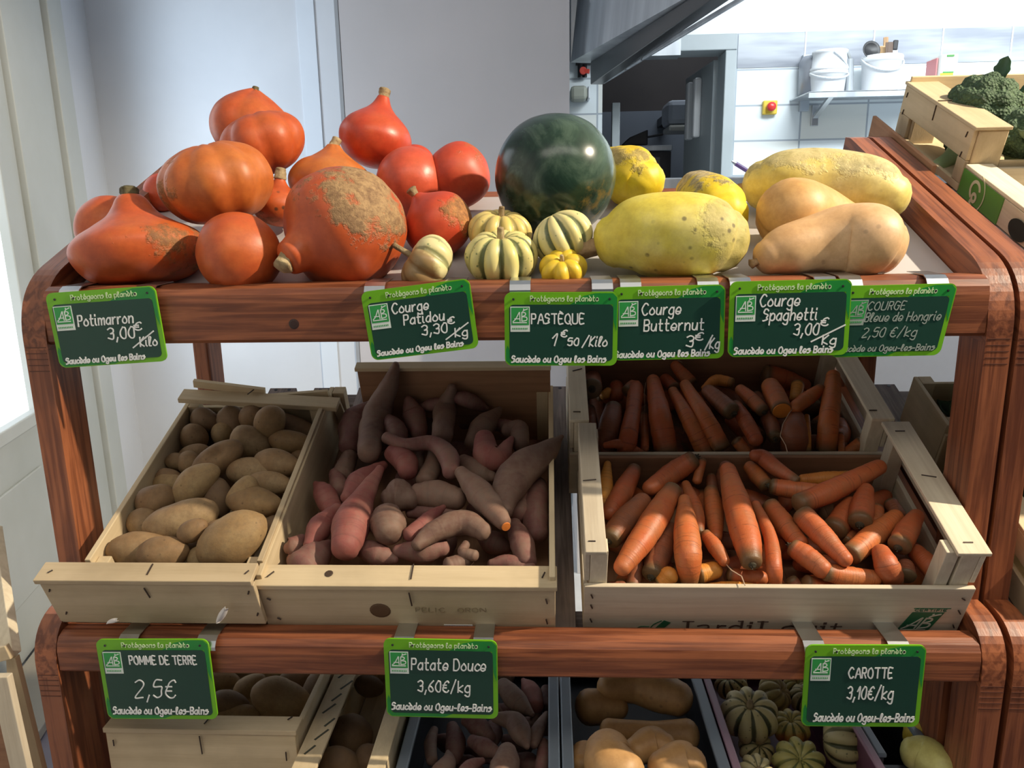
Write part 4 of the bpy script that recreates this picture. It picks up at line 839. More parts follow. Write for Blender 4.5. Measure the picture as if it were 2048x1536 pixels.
def patidou(label, cx, cy, rpx, ang, tow, mt, k=.64, lift=0.0, ribs=10, ribamp=.22, st=(.12, .09, .22), seed=0.0, group=GPAT, prof=PROF_PAT, name='patidou_squash', fr=T1, stretch=1.0, amp=.02):
    P, r = plane_hit(fr, cx, cy, rpx, lift, k); ax = imgdir(ang, tow)
    V, Fc, Gv, T = revolve(P, ax, r, prof, n=80, m=30, ribs=ribs, ribamp=ribamp, amp=amp, seed=seed, freq=30, ribpow=.75, stretch=stretch)
    o = mk(name, V, Fc, mt, smooth=True, attrs={'groove': Gv, 't': T}, origin=P); prop(o, label, 'squash', group)
    if st: stem(o, P + ax * r * .50, ax, st[0] * r, st[1] * r, st[2] * r + .12 * r, m=STEMC)
    return o
PATA = patidou_skin('patidou_cream_green', CREAM, GREEN)
patidou('cream squash with dark green grooves and a stub of stem, at the front rail', 1003, 517, 74, 92, 28, PATA, seed=1, k=.62)
patidou('yellowish squash with wide grooves half hidden behind the front striped squash', 1000, 468, 64, 85, 25, patidou_skin('patidou_yellow', (.66, .52, .20), (.10, .10, .03), .45), seed=2, lift=.010, k=.62)
patidou('cream squash showing its ribbed base, propped against the watermelon', 1126, 476, 63, 118, 10, patidou_skin('patidou_pale_green', (.68, .62, .33), (.05, .10, .045)), seed=3, lift=.012, k=.75, st=None, prof=[(-.62, .04), (-.70, .25), (-.62, .60), (-.38, .88), (0, 1.0), (.36, .92), (.62, .68), (.76, .40), (.80, .2), (.78, .05)])
patidou('small bright yellow knobbly gourd in front of the brown squash stem', 1126, 541, 48, 100, 45, patidou_skin('gourd_yellow', (.70, .50, .04), (.52, .34, .02), .35), seed=4, ribs=7, ribamp=.24, k=.7, amp=.05, st=(.12, .08, .15))
patidou('pale ribbed squash with a brown patch and a long grey stem', 855, 530, 62, 150, 12, patidou_skin('patidou_tan', (.66, .60, .36), (.10, .14, .05), .6, tan=(.26, .15, .06), dir=imgdir(215, 30)), seed=5, k=.72, ribs=8, ribamp=.16, amp=.04, st=(.12, .09, .62))

# ------------------------------------------------------------ piles: items laid on a level w above a crate floor
def Zm(x0, y0, s): return lambda p: (x0 + p[0] / s, y0 + p[1] / s)
def pile_sweep(name, cat, fr, label, pts, rad, w_, mt, zm, sc, group, cap0=.6, cap1=.8, amp=.03, freq=40, seed=0.0, n=16, rings=18, ringamp=0.0, ringf=30, dw=0.0, vmin=None, xlim=None, vmax=None):
    C, RR = [], []
    m_ = len(pts)
    for i, (p, rp) in enumerate(zip(pts, rad)):
        q = zm(p); P = fr.hit(q[0], q[1], w_ + dw * (i / max(m_ - 1, 1) - .5)); 
        ww = w_ + dw * (i / max(m_ - 1, 1) - .5)
        while vmin is not None and fr.loc(P)[1] < vmin + rp / sc * m_per_px(P) * (1.0 if 0 < i < m_ - 1 else 1.25) and ww > .006:
            ww -= .003; P = fr.hit(q[0], q[1], ww)
        while vmax is not None and fr.loc(P)[1] > vmax - rp / sc * m_per_px(P) and ww < .25:
            ww += .003; P = fr.hit(q[0], q[1], ww)
        if xlim:
            x = fr.loc(P)[0]; rm = rp / sc * m_per_px(P); P = P + fr.a * (min(max(x, xlim[0] + rm), xlim[1] - rm) - x)
        C.append(P); RR.append(rp / sc * m_per_px(P))
    if m_ == 1: C = [C[0] - RIGHT * RR[0] * .2, C[0] + RIGHT * RR[0] * .2]; RR = RR * 2
    V, Fc, T, Gv = sweep(C, RR, n=n, rings=rings, cap0=cap0, cap1=cap1, amp=amp, freq=freq, seed=seed, ringamp=ringamp, ringf=ringf)
    o = mk(name, V, Fc, mt, smooth=True, attrs={'t': T}); prop(o, label, cat, group); return o, C, RR
# potatoes
def potato_skin(name, stops):
    m, nt, b = mat(name); P = coords(nt); r = rnd(nt); n = noi(nt, P, 28, 5, .6); n2 = noi(nt, P, 160, 4, .7)
    col = ramp(nt, mth(nt, 'ADD', mth(nt, 'MULTIPLY_ADD', r, .3, -.15), n), stops)
    v = nd(nt, 'ShaderNodeTexVoronoi', {'Vector': P, 'Scale': 60.0}).outputs['Distance']
    col = mix(nt, ramp(nt, v, [(.04, .6), (.10, 0.0)]), col, rgba((.07, .04, .02)))
    col = mix(nt, ramp(nt, n2, [(.42, 0.0), (.75, .55)]), col, rgba((.17, .115, .06)))
    nt.links.new(col, b.inputs['Base Color']); b.inputs['Roughness'].default_value = .72; bump(nt, b, n2, .35, .0012); return m
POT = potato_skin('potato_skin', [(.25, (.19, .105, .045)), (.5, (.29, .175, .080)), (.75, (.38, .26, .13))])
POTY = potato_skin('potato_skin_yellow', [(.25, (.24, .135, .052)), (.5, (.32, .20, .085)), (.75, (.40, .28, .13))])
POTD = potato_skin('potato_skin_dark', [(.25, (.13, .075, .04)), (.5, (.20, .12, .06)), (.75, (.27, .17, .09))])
def potato(label, fr, zm, sc, cx, cy, a, b_, ang, w_, mt=POT, kidney=0.0, seed=0.0, group='potatoes in the upper crate', dent=None):
    q = zm((cx, cy)); P = fr.hit(q[0], q[1], w_); s = m_per_px(P) / sc
    if fr is T2:
        a, b_ = a * 1.06, b_ * 1.06; w_ = w_ + (.016 if w_ > .04 else 0); P = fr.hit(q[0], q[1], w_)
        while fr.loc(P)[1] < .014 + min(a, b_) * s and w_ > .01: w_ -= .003; P = fr.hit(q[0], q[1], w_)
        while fr.loc(P)[1] > .334 - min(a, b_) * s and w_ < .2: w_ += .003; P = fr.hit(q[0], q[1], w_)
        ca, sa = abs(math.cos(math.radians(ang))), abs(math.sin(math.radians(ang))); hx = math.hypot(a * ca, b_ * sa) * s * .96
        x = fr.loc(P)[0]; x2 = min(max(x, -.543 + hx), -.344 - hx) if hx < .099 else -.4435
        P = P + fr.a * (x2 - x)
    A_, B_ = a * s, b_ * s
    da, db = imgdir(-ang), imgdir(-ang + 90); dc = BACK; cd = min(A_, B_) * .92
    V, Fc = [], []; n, m = 28, 18
    for i in range(m + 1):
        ph = math.pi * i / m; z, r = -math.cos(ph), math.sin(ph)
        for k in range(n):
            th = 2 * math.pi * k / n; x, y, c = z, r * math.cos(th), r * math.sin(th)
            y2 = y + kidney * (x * x - .4); 
            Q = da * A_ * x + db * B_ * y2 * (1 - .10 * x) + dc * cd * c
            f = 1 + .11 * fbm(Q, 22, seed, 2) + .02 * fbm(Q, 90, seed, 2)
            if dent: f -= dent[2] * math.exp(-(((x - dent[0]) / .28) ** 2 + ((y - dent[1]) / .3) ** 2)) * (1 if c > 0 else 0)
            V.append(P + Q * f)
    Fc = [((i * n + k), (i * n + (k + 1) % n), ((i + 1) * n + (k + 1) % n), ((i + 1) * n + k)) for i in range(m) for k in range(n)]
    o = mk('potato', V, Fc, mt, smooth=True, origin=P); return prop(o, label, 'potato', group)
zp, sp_ = Zm(140, 760, 3.724), 3.724
PL = [  # label, cx, cy, a, b, angle (clockwise), level, mat, kidney
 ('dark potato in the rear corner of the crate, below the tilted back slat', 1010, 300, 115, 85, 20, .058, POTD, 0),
 ('round potato against the crate side, second from the rear corner', 870, 430, 103, 98, 0, .064, POT, 0),
 ('small orange brown potato tucked between the rear potatoes', 1135, 395, 85, 75, -30, .060, POTY, 0),
 ('grey potato half hidden behind the pale upright potato', 1365, 275, 95, 92, 0, .066, POT, 0),
 ('pale potato standing up highest near the back slat', 1490, 315, 122, 104, -62, .090, POTY, 0),
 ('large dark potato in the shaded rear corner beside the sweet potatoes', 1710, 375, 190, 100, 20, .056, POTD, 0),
 ('large grey dusted potato in the middle of the rear half', 1345, 470, 150, 110, 20, .072, POT, 0),
 ('oval orange tinged potato against the far crate side, below the dark one', 1655, 462, 145, 85, 5, .070, POTY, 0),
 ('smooth oval potato beside the sweet potato crate, third from the back', 1685, 622, 158, 105, 8, .076, POT, 0),
 ('wide brown oval potato in the middle of the pile', 1355, 670, 180, 95, -4, .074, POT, 0),
 ('flat oval potato just above the brightly lit one', 1600, 770, 165, 85, 5, .072, POT, 0),
 ('knobbly potato with a deep hollow near its tip', 1105, 590, 205, 108, -32, .082, POT, .10),
 ('dusty potato behind the hollowed potato', 930, 545, 110, 62, -15, .062, POT, 0),
 ('small grey potato wedged under the hollowed potato', 890, 615, 80, 80, 0, .066, POT, 0),
 ('little potato touching the long crate side', 735, 612, 90, 60, 10, .062, POT, 0),
 ('brown potato below the little one at the crate side', 725, 740, 105, 75, 20, .062, POT, 0),
 ('cut potato with an orange face at the crate side', 560, 772, 108, 75, -5, .060, POTY, 0),
 ('kidney shaped potato with a sunlit edge', 930, 780, 192, 112, -42, .086, POTY, -.18),
 ('plump potato leaning on the crate side beside the kidney shaped one', 600, 900, 152, 118, -22, .074, POT, 0),
 ('dark potato under the kidney shaped potato', 1098, 880, 140, 92, 75, .066, POTD, 0),
 ('pear shaped olive potato in the middle', 1290, 850, 142, 100, -58, .086, POTY, .12),
 ('brightly lit oval potato beside the sweet potato crate', 1520, 910, 190, 108, 8, .082, POTY, 0),
 ('long large potato stretching across the front half', 820, 1050, 280, 138, -16, .078, POT, 0),
 ('small smooth potato lying on the long large one', 912, 1120, 112, 74, -30, .094, POT, 0),
 ('medium brown potato behind the biggest one', 1135, 1140, 152, 108, -20, .078, POT, 0),
 ('greenish potato under the medium brown one', 1290, 1060, 130, 88, 0, .060, POT, 0),
 ('biggest potato of the crate, at the front corner beside the sweet potatoes', 1388, 1190, 252, 182, -38, .086, POTY, 0),
 ('wide dark potato in the front corner beside the stand post', 372, 1262, 220, 130, -5, .066, POT, 0),
 ('round grey brown potato behind the middle of the front board', 700, 1290, 178, 122, -5, .076, POT, 0),
 ('low brown potato behind the front board, between two larger ones', 1010, 1330, 130, 88, 0, .064, POTY, 0),
 ('small shaded potato in the gap near the front board', 930, 1250, 85, 70, 0, .056, POTD, 0),
 ('brown potato sloping down along the crate side', 425, 1075, 130, 108, 30, .062, POT, 0),
 ('sliver of potato behind the dark front corner potato', 420, 1180, 105, 52, -6, .058, POT, 0),
 ('small potato at the partition, under the lit potato', 1640, 1075, 75, 82, 0, .056, POTD, 0),
 ('small potato at the partition, near the smooth oval one', 1830, 562, 62, 52, 0, .056, POT, 0),
]
for i, (lab, cx, cy, a, b_, ang, w_, mt, kd) in enumerate(PL):
    potato(lab, T2, zp, sp_, cx, cy, a, b_, ang, w_, mt, kd, seed=i * 3.7 + 1, dent=(.25, .35, .45) if 'hollow near' in lab else None)
for i, (cx, cy) in enumerate(((1000, 480), (1180, 760), (1400, 560), (700, 680), (1250, 1280), (560, 1190), (1480, 800), (1010, 1010), (1520, 640), (780, 860), (1560, 350), (1200, 330))):
    potato('potato lying deep in the pile, hardly visible between the top ones', T2, zp, sp_, cx, cy, 130, 95, i * 40, .036, POTD, 0, seed=i + 50, group='potatoes deep in the upper crate')

# sweet potatoes
def sweet_skin(name, stops, dirt):
    m, nt, b = mat(name); P = coords(nt); r = rnd(nt); n = noi(nt, P, 30, 5, .6); n2 = noi(nt, P, 130, 4, .7)
    t = nd(nt, 'ShaderNodeAttribute', attribute_name='t').outputs['Fac']
    col = ramp(nt, mth(nt, 'ADD', mth(nt, 'MULTIPLY_ADD', r, .3, -.15), n), stops)
    ringn = noi(nt, nd(nt, 'ShaderNodeCombineXYZ', {0: mth(nt, 'MULTIPLY', t, 16.0), 1: mth(nt, 'MULTIPLY', r, 40.0), 2: mth(nt, 'MULTIPLY', n, 1.2)}).outputs[0], 1.6, 3)
    col = mix(nt, ramp(nt, ringn, [(.56, 0.0), (.68, .28)]), col, rgba([x * .4 for x in stops[0][1]]))
    col = mix(nt, mth(nt, 'MULTIPLY', ramp(nt, mth(nt, 'ADD', mth(nt, 'MULTIPLY', n2, .6), mth(nt, 'MULTIPLY', n, .45)), [(.42, 0.0), (.65, 1.0)]), dirt), col, rgba((.20, .135, .095)))
    nt.links.new(col, b.inputs['Base Color']); b.inputs['Roughness'].default_value = .7; bump(nt, b, n2, .35, .0012); return m
SWP = sweet_skin('sweet_potato_skin', [(.25, (.15, .055, .048)), (.5, (.22, .085, .068)), (.75, (.29, .13, .095))], .6)
SWR = sweet_skin('sweet_potato_skin_red', [(.25, (.20, .050, .044)), (.5, (.28, .078, .062)), (.75, (.36, .13, .095))], .3)
SWB = sweet_skin('sweet_potato_skin_brown', [(.25, (.14, .070, .050)), (.5, (.20, .105, .072)), (.75, (.27, .155, .105))], .7)
zs_, ss_ = Zm(520, 680, 3.103), 3.103
SL = [
 ('tall tapering sweet potato reaching above the back board', [(845, 150), (800, 290), (720, 480), (675, 700)], [18, 52, 78, 66], .075, SWB, .03),
 ('plump purple sweet potato against the crate side behind the tall one', [(690, 400), (600, 510), (555, 660)], [26, 92, 62], .062, SWP, 0),
 ('upright pinkish sweet potato with a blunt point near the back', [(920, 370), (955, 470), (985, 590)], [28, 66, 48], .072, SWP, 0),
 ('upright brown sweet potato with a pointed top near the back board', [(1195, 290), (1150, 430), (1130, 600)], [26, 62, 60], .080, SWB, .02),
 ('dark sweet potato running behind the pointed brown one', [(1215, 355), (1300, 375), (1400, 425)], [34, 46, 22], .066, SWP, 0),
 ('dark sweet potato lying low before the back board', [(1000, 420), (1080, 400), (1180, 390)], [24, 38, 30], .056, SWP, 0),
 ('narrow necked sweet potato in the shaded rear corner', [(1490, 430), (1390, 540), (1330, 640)], [20, 68, 56], .072, SWB, 0),
 ('curled red sweet potato like a hook', [(1390, 610), (1410, 715), (1490, 730), (1560, 610)], [55, 78, 66, 16], .088, SWR, 0),
 ('short brown sweet potato with a lit edge behind the curled red one', [(1530, 560), (1605, 560), (1620, 650)], [42, 56, 48], .078, SWB, 0),
 ('long sweet potato thrust over the crate side towards the carrots', [(1875, 600), (1760, 710), (1610, 820), (1525, 960), (1520, 1070)], [16, 72, 104, 84, 46], .092, SWB, 0),
 ('winding sweet potato curving across the middle of the pile', [(785, 605), (900, 650), (1060, 640), (1165, 715), (1185, 820)], [32, 40, 44, 58, 50], .096, SWP, 0),
 ('knob ended sweet potato under the winding one', [(785, 485), (835, 560), (855, 640)], [34, 66, 56], .080, SWP, 0),
 ('blunt reddish sweet potato beside the winding one', [(815, 700), (900, 755), (915, 815)], [48, 68, 58], .084, SWR, 0),
 ('ringed sweet potato with an orange cut tip', [(1245, 820), (1360, 950), (1510, 1130)], [36, 78, 50], .100, SWB, 0),
 ('slender pinkish sweet potato beside the biggest red one', [(770, 775), (630, 880), (540, 985)], [26, 74, 42], .074, SWR, 0),
 ('biggest red sweet potato, swollen at the front end', [(745, 800), (660, 950), (570, 1140), (530, 1290)], [24, 58, 108, 84], .090, SWR, 0),
 ('pointed reddish sweet potato touching the potato crate', [(345, 890), (400, 960), (460, 1060)], [16, 62, 56], .066, SWR, 0),
 ('spindle shaped red sweet potato at the crate side', [(480, 1045), (375, 1160), (305, 1275)], [34, 70, 34], .078, SWR, 0),
 ('hidden reddish sweet potato behind the pointed one', [(470, 835), (500, 940)], [42, 60], .056, SWP, 0),
 ('brown sweet potato end in the gap at the crate side', [(560, 725), (510, 830)], [48, 56], .056, SWB, 0),
 ('round ended sweet potato with a pale scratch in the middle', [(790, 980), (860, 970), (940, 985)], [52, 96, 62], .082, SWB, 0),
 ('ball shaped sweet potato with a small white nick', [(790, 1085), (795, 1140), (797, 1195)], [78, 104, 80], .090, SWB, 0),
 ('thick short sweet potato lying sideways in the sunlight', [(975, 965), (1100, 960), (1230, 985)], [66, 82, 66], .080, SWB, 0),
 ('thin crimson sweet potato in the middle front', [(1140, 1035), (1060, 1100), (925, 1210)], [14, 40, 44], .086, SWR, 0),
 ('bent sweet potato arching over the dark hollow', [(1390, 1190), (1260, 1130), (1080, 1190), (970, 1275)], [54, 72, 62, 34], .092, SWB, 0),
 ('dusty sweet potato lying under the arching one', [(850, 1310), (1000, 1310), (1140, 1290)], [36, 72, 54], .070, SWP, 0),
 ('dark sweet potato beside the ball shaped one, near the front board', [(640, 1290), (740, 1335), (840, 1365)], [54, 64, 26], .066, SWP, 0),
 ('broad dark sweet potato with an upturned tip behind the front board', [(430, 1255), (360, 1330), (270, 1410)], [18, 84, 104], .068, SWP, 0),
 ('small stubby sweet potato in the front corner', [(265, 1235), (205, 1285), (165, 1295)], [34, 56, 30], .068, SWP, 0),
 ('tiny sweet potato lump in the front corner', [(205, 1365)], [40], .060, SWP, 0),
 ('dusky sweet potato leaning at the carrot side, near the front', [(1575, 1150), (1620, 1250), (1655, 1380)], [46, 68, 58], .066, SWP, 0),
 ('dirty sweet potato with a sunlit end in the middle', [(1085, 700), (1065, 800), (1025, 870)], [36, 54, 56], .072, SWB, 0),
 ('thin twisted sweet potato under the winding one', [(990, 690), (980, 790)], [26, 32], .066, SWB, 0),
 ('gnarled tan sweet potato stub near the front board', [(1280, 1265), (1260, 1315), (1330, 1340)], [24, 30, 36], .082, SWB, 0),
 ('ochre sweet potato tip peeping over the front board', [(1300, 1355), (1180, 1405)], [36, 56], .074, SWB, 0),
 ('reddish sweet potato low behind the front board, carrot side', [(1430, 1390), (1540, 1385), (1680, 1420)], [26, 48, 38], .064, SWP, 0),
 ('dark sweet potato under the long one at the carrot side', [(1620, 930), (1610, 1080)], [58, 58], .060, SWP, 0),
 ('dark upright sweet potato against the board at the carrot side', [(1720, 900), (1745, 1050), (1750, 1200)], [58, 80, 60], .056, SWP, 0),
 ('brown sweet potato passing under the curled red one', [(1260, 760), (1370, 830), (1440, 850)], [54, 68, 36], .074, SWB, 0),
 ('small dark sweet potato behind the short brown one', [(1450, 520), (1540, 545)], [34, 48], .062, SWP, 0),
 ('long dark sweet potato behind the bent arching one', [(930, 1065), (1060, 1060), (1210, 1080)], [36, 54, 38], .064, SWP, 0),
]
for i, (lab, pts, rd, w_, mt, dw) in enumerate(SL):
    o, C, RR = pile_sweep('sweet_potato', 'sweet potato', T2, lab, pts, [q * 1.10 for q in rd], w_ + .006, mt, zs_, ss_, 'sweet potatoes in the middle crate', vmin=.004, vmax=.358, xlim=None if 'thrust over' in lab else (-.332, -.003), cap0=.7, cap1=.7, amp=.09, freq=34, seed=i * 2.3, ringamp=.07, ringf=9, n=18, rings=20, dw=dw)
    if 'orange cut' in lab:
        d = nrm(C[-1] - C[-2]); G().lathe(C[-1] + d * RR[-1] * .60 - eY * .002, [(RR[-1] * .55, 0), (RR[-1] * .50, .0014), (0, .0018)], 16, nrm(d + BACK * .35)).make('cut_face', plain('orange_flesh', (.62, .18, .03), .5), o)
for i, (cx, cy) in enumerate(((700, 620), (1050, 520), (1300, 700), (1500, 800), (640, 1060), (980, 860), (1350, 1060), (1450, 1250), (560, 900), (1150, 1250), (450, 1200), (1650, 700), (1250, 480), (800, 420), (1600, 480))):
    a = i * 1.9; dx, dy = 110 * math.cos(a), 60 * math.sin(a)
    pile_sweep('sweet_potato', 'sweet potato', T2, 'sweet potato lying deep in the pile, hardly visible between the top ones', [(cx - dx, cy - dy), (cx, cy + 10), (cx + dx, cy + dy)], [34, 76, 40], .034, SWP, zs_, ss_, 'sweet potatoes deep in the middle crate', amp=.06, seed=i + 70, n=12, rings=10, vmin=.004, xlim=(-.332, -.003))

# carrots
def carrot_skin(name, stops, dirt=.5):
    m, nt, b = mat(name); P = coords(nt); r = rnd(nt); n = noi(nt, P, 32, 4, .6); n2 = noi(nt, P, 150, 4, .7)
    t = nd(nt, 'ShaderNodeAttribute', attribute_name='t').outputs['Fac']
    col = ramp(nt, mth(nt, 'ADD', mth(nt, 'MULTIPLY_ADD', r, .4, -.2), n), stops)
    rv = nd(nt, 'ShaderNodeCombineXYZ', {0: mth(nt, 'MULTIPLY', t, 60.0), 1: mth(nt, 'MULTIPLY', r, 90.0), 2: mth(nt, 'MULTIPLY', n, 3.0)}).outputs[0]
    ringn = noi(nt, rv, 1.0, 2)
    col = mix(nt, ramp(nt, ringn, [(.60, 0.0), (.68, .55)]), col, rgba([x * .35 for x in stops[0][1]]))
    col = mix(nt, mth(nt, 'MULTIPLY', ramp(nt, mth(nt, 'ADD', n, mth(nt, 'MULTIPLY', n2, .3)), [(.50, 0.0), (.82, 1.0)]), dirt), col, rgba((.19, .082, .05)))
    k = ramp(nt, mth(nt, 'ADD', t, mth(nt, 'MULTIPLY_ADD', n, .12, -.06)), [(.0, .85), (.05, .6), (.14, 0.0)])
    col = mix(nt, k, col, rgba((.10, .075, .03)))
    nt.links.new(col, b.inputs['Base Color']); b.inputs['Roughness'].default_value = .5; bump(nt, b, mth(nt, 'ADD', ringn, n2), .35, .0012); return m
CAR = carrot_skin('carrot_skin', [(.25, (.42, .085, .024)), (.5, (.55, .13, .032)), (.8, (.66, .21, .045))])
CARB = carrot_skin('carrot_skin_bright', [(.25, (.60, .20, .03)), (.5, (.70, .27, .04)), (.8, (.74, .34, .06))], .2)  # brighter orange; warm light on the lit carrots is painted in here
CARD = carrot_skin('carrot_skin_dark', [(.25, (.22, .065, .028)), (.5, (.32, .095, .035)), (.8, (.42, .14, .045))], .8)  # dirtier and darker; shade on the shaded carrots is painted in too
CROWN = plain('carrot_crown', (.045, .036, .018), .8); CROWNT = plain('carrot_crown_tan', (.22, .17, .08), .8); ROOT = plain('root_hair', (.52, .36, .24), .8); FLESH = plain('carrot_flesh', (.72, .24, .035), .45)
def carrot(label, pts, rad, lv, zm, sc, group, mt=CAR, crown='dark', base=.066, seed=0.0, hair=None, cut=False, dw=0.0):
    """pts start at the crown end (thick) and end at the tip"""
    w_ = base + lv * .014; rad = [q * 1.07 for q in rad]
    tip_r = rad[-1] / max(rad)
    o, C, RR = pile_sweep('carrot', 'carrot', T2, label, pts, rad, w_, mt, zm, sc, group, vmin=.253 if group.endswith('rear crate') else .014, vmax=.462 if group.endswith('rear crate') else .229, xlim=(.036, .450) if group.endswith('rear crate') else (.046, .466), cap0=.42 if not cut else .06, cap1=.9 if tip_r > .5 else 1.3, amp=.035, freq=40, seed=seed, ringamp=.05, ringf=26, n=18, rings=22, dw=dw)
    d = nrm(C[0] - C[1])
    if cut: G().lathe(C[0] + d * RR[0] * .05, [(RR[0] * .93, 0), (RR[0] * .88, .001), (0, .0014)], 20, d).make('cut_face', FLESH, o)
    elif crown: 
        g = G(); r0 = RR[0] * .36; b0 = C[0] + d * RR[0] * .36
        g.lathe(b0, [(r0 * 1.15, -.001), (r0, .0016), (r0 * .55, .0030), (0, .0034)], 12, d)
        u = nrm(np.cross(d, (.3, .5, .8)))
        for k in range(4): g.tube(b0 + u * r0 * .4 * math.cos(k * 1.6), b0 + d * (.004 + .0015 * (k % 2)) + np.cross(d, u) * r0 * .5 * math.sin(k * 1.6 + .4) + u * r0 * .45 * math.cos(k * 1.6), r0 * .28, r0 * .2, 6)
        g.make('crown', CROWN if crown == 'dark' else CROWNT, o)
    if hair:
        g = G(); prev = C[-1] + nrm(C[-1] - C[-2]) * RR[-1] * .8
        for (hx, hy) in hair:
            q = zm((hx, hy)); nx = T2.hit(q[0], q[1], w_ + .006); g.tube(prev, nx, .0007, .0006, 6); prev = nx
        g.make('root_hair', ROOT, o)
    return o
GR, GF = 'carrots in the rear crate', 'carrots in the front crate'
z2, z3, s23 = Zm(1120, 700, 5.689), Zm(1420, 700, 5.689), 5.689
z4, s4 = Zm(1160, 880, 4.955), 4.955; z5, s5 = Zm(1500, 880, 4.267), 4.267
CR = [
 (z2, 'end-on dark carrot in the rear corner of the back crate', [(365, 440), (372, 330)], [108, 90], 1, CARD, 'dark', dict(dw=-.07)),
 (z2, 'small lit carrot tip beside the end-on dark carrot', [(560, 470), (505, 520)], [50, 52], 0, CARB, None, {}),
 (z2, 'red carrot half buried behind the thick ringed carrot', [(640, 400), (650, 520)], [70, 76], 0, CAR, None, {}),
 (z2, 'thick carrot with a pale ringed shoulder near the crate side', [(610, 660), (560, 880), (510, 1160)], [92, 118, 130], 1, CARD, 'dark', {}),
 (z2, 'carrot bent at the top with a dark stump, beside the widest one', [(760, 470), (850, 430), (840, 640), (775, 1010), (745, 1180)], [66, 84, 84, 98, 96], 1.4, CAR, None, {}),
 (z2, 'thin short carrot between the bent and the widest carrots', [(960, 730), (965, 1120)], [42, 46], 0, CAR, None, dict(hair=[(965, 600), (960, 470), (975, 370)])),
 (z2, 'widest carrot standing with its tip up in the back crate', [(1205, 1160), (1140, 760), (1060, 350)], [126, 118, 72], 1.6, CAR, None, {}),
 (z2, 'stubby carrot behind the widest one', [(1300, 440), (1200, 330)], [72, 62], .6, CAR, None, {}),
 (z2, 'straight slim carrot leaning beside the widest one', [(1660, 1180), (1480, 820), (1285, 475)], [100, 88, 56], 1.4, CAR, None, {}),
 (z2, 'carrot with a feathery tip reaching highest against the back board', [(1480, 380), (1390, 270), (1310, 175)], [82, 72, 52], 1.2, CAR, None, dict(dw=.02, hair=[(1350, 120), (1390, 140)])),
 (z2, 'long carrot running from the highest one down to the middle slat', [(1830, 1110), (1640, 760), (1425, 400)], [104, 98, 60], 1.8, CAR, None, {}),
 (z2, 'bent little carrot lit at one end below the price signs', [(1960, 375), (1780, 345), (1640, 425)], [56, 62, 28], 1.4, CARB, None, {}),
 (z2, 'carrot pointing its dark hollow crown at the viewer', [(1950, 700), (1830, 600), (1690, 480)], [100, 96, 84], 2.0, CARD, 'dark', {}),
 (z2, 'curved carrot lying along the middle slat near the side', [(960, 1190), (700, 1075), (520, 1085)], [36, 52, 36], 2.2, CAR, None, {}),
 (z2, 'dark carrot standing against the crate side, near the thick one', [(330, 680), (350, 900), (380, 1150)], [70, 86, 84], 0, CARD, None, {}),
 (z3, 'medium carrot with a dark crown beside the cut carrot', [(600, 690), (470, 560), (345, 450)], [70, 76, 58], 1.8, CAR, 'dark', {}),
 (z3, 'carrot below the hollow crowned one, its blunt end down', [(290, 620), (400, 800), (520, 1020)], [60, 82, 78], 1.4, CAR, None, {}),
 (z3, 'thick carrot cut off straight showing its orange face', [(815, 690), (750, 540), (690, 415)], [104, 112, 98], 2.0, CAR, None, dict(cut=True)),
 (z3, 'dusty carrot with its dark crown down in the shade', [(740, 990), (700, 860), (640, 740)], [72, 82, 66], .8, CARD, 'dark', {}),
 (z3, 'sunlit carrot behind the hairy tipped one', [(1000, 400), (970, 560)], [70, 60], .8, CARB, None, {}),
 (z3, 'hairy tipped carrot lying across under the crate side', [(1260, 440), (1100, 560), (970, 650)], [58, 80, 70], 2.2, CAR, None, dict(hair=[(900, 720), (830, 840), (800, 980), (860, 1080), (885, 1180)])),
 (z3, 'large upright carrot with its base brightly lit, at the crate side', [(1320, 1130), (1350, 820), (1385, 520), (1400, 300)], [106, 106, 96, 72], 2.0, CAR, None, dict(dw=.01)),
 (z3, 'dark grimy carrot in front of the cut one', [(965, 1140), (960, 960), (975, 780)], [148, 138, 92], 1.2, CARD, None, {}),
 (z3, 'thin lit carrot standing beside the grimy one', [(1120, 1150), (1110, 960), (1100, 760)], [30, 36, 32], .8, CARB, None, {}),
 (z3, 'small carrot in the corner at the middle slat', [(1720, 1050), (1560, 1170)], [66, 60], .6, CAR, None, {}),
 (z3, 'sliver of carrot beside the large upright one', [(1480, 960), (1500, 1160)], [40, 36], .4, CAR, None, {}),
 (z3, 'red carrot shoulder at the middle slat, below the blunt one', [(300, 1030), (400, 1150)], [66, 66], .6, CAR, None, {}),
 (z3, 'carrot in the deep shade behind the medium one', [(520, 520), (640, 640)], [60, 60], .2, CARD, None, {}),
]
for i, (zm, lab, pts, rd, lv, mt, cr, kw) in enumerate(CR):
    carrot(lab, pts, rd, lv, zm, s23, GR, mt, cr, seed=i * 1.7, **kw)
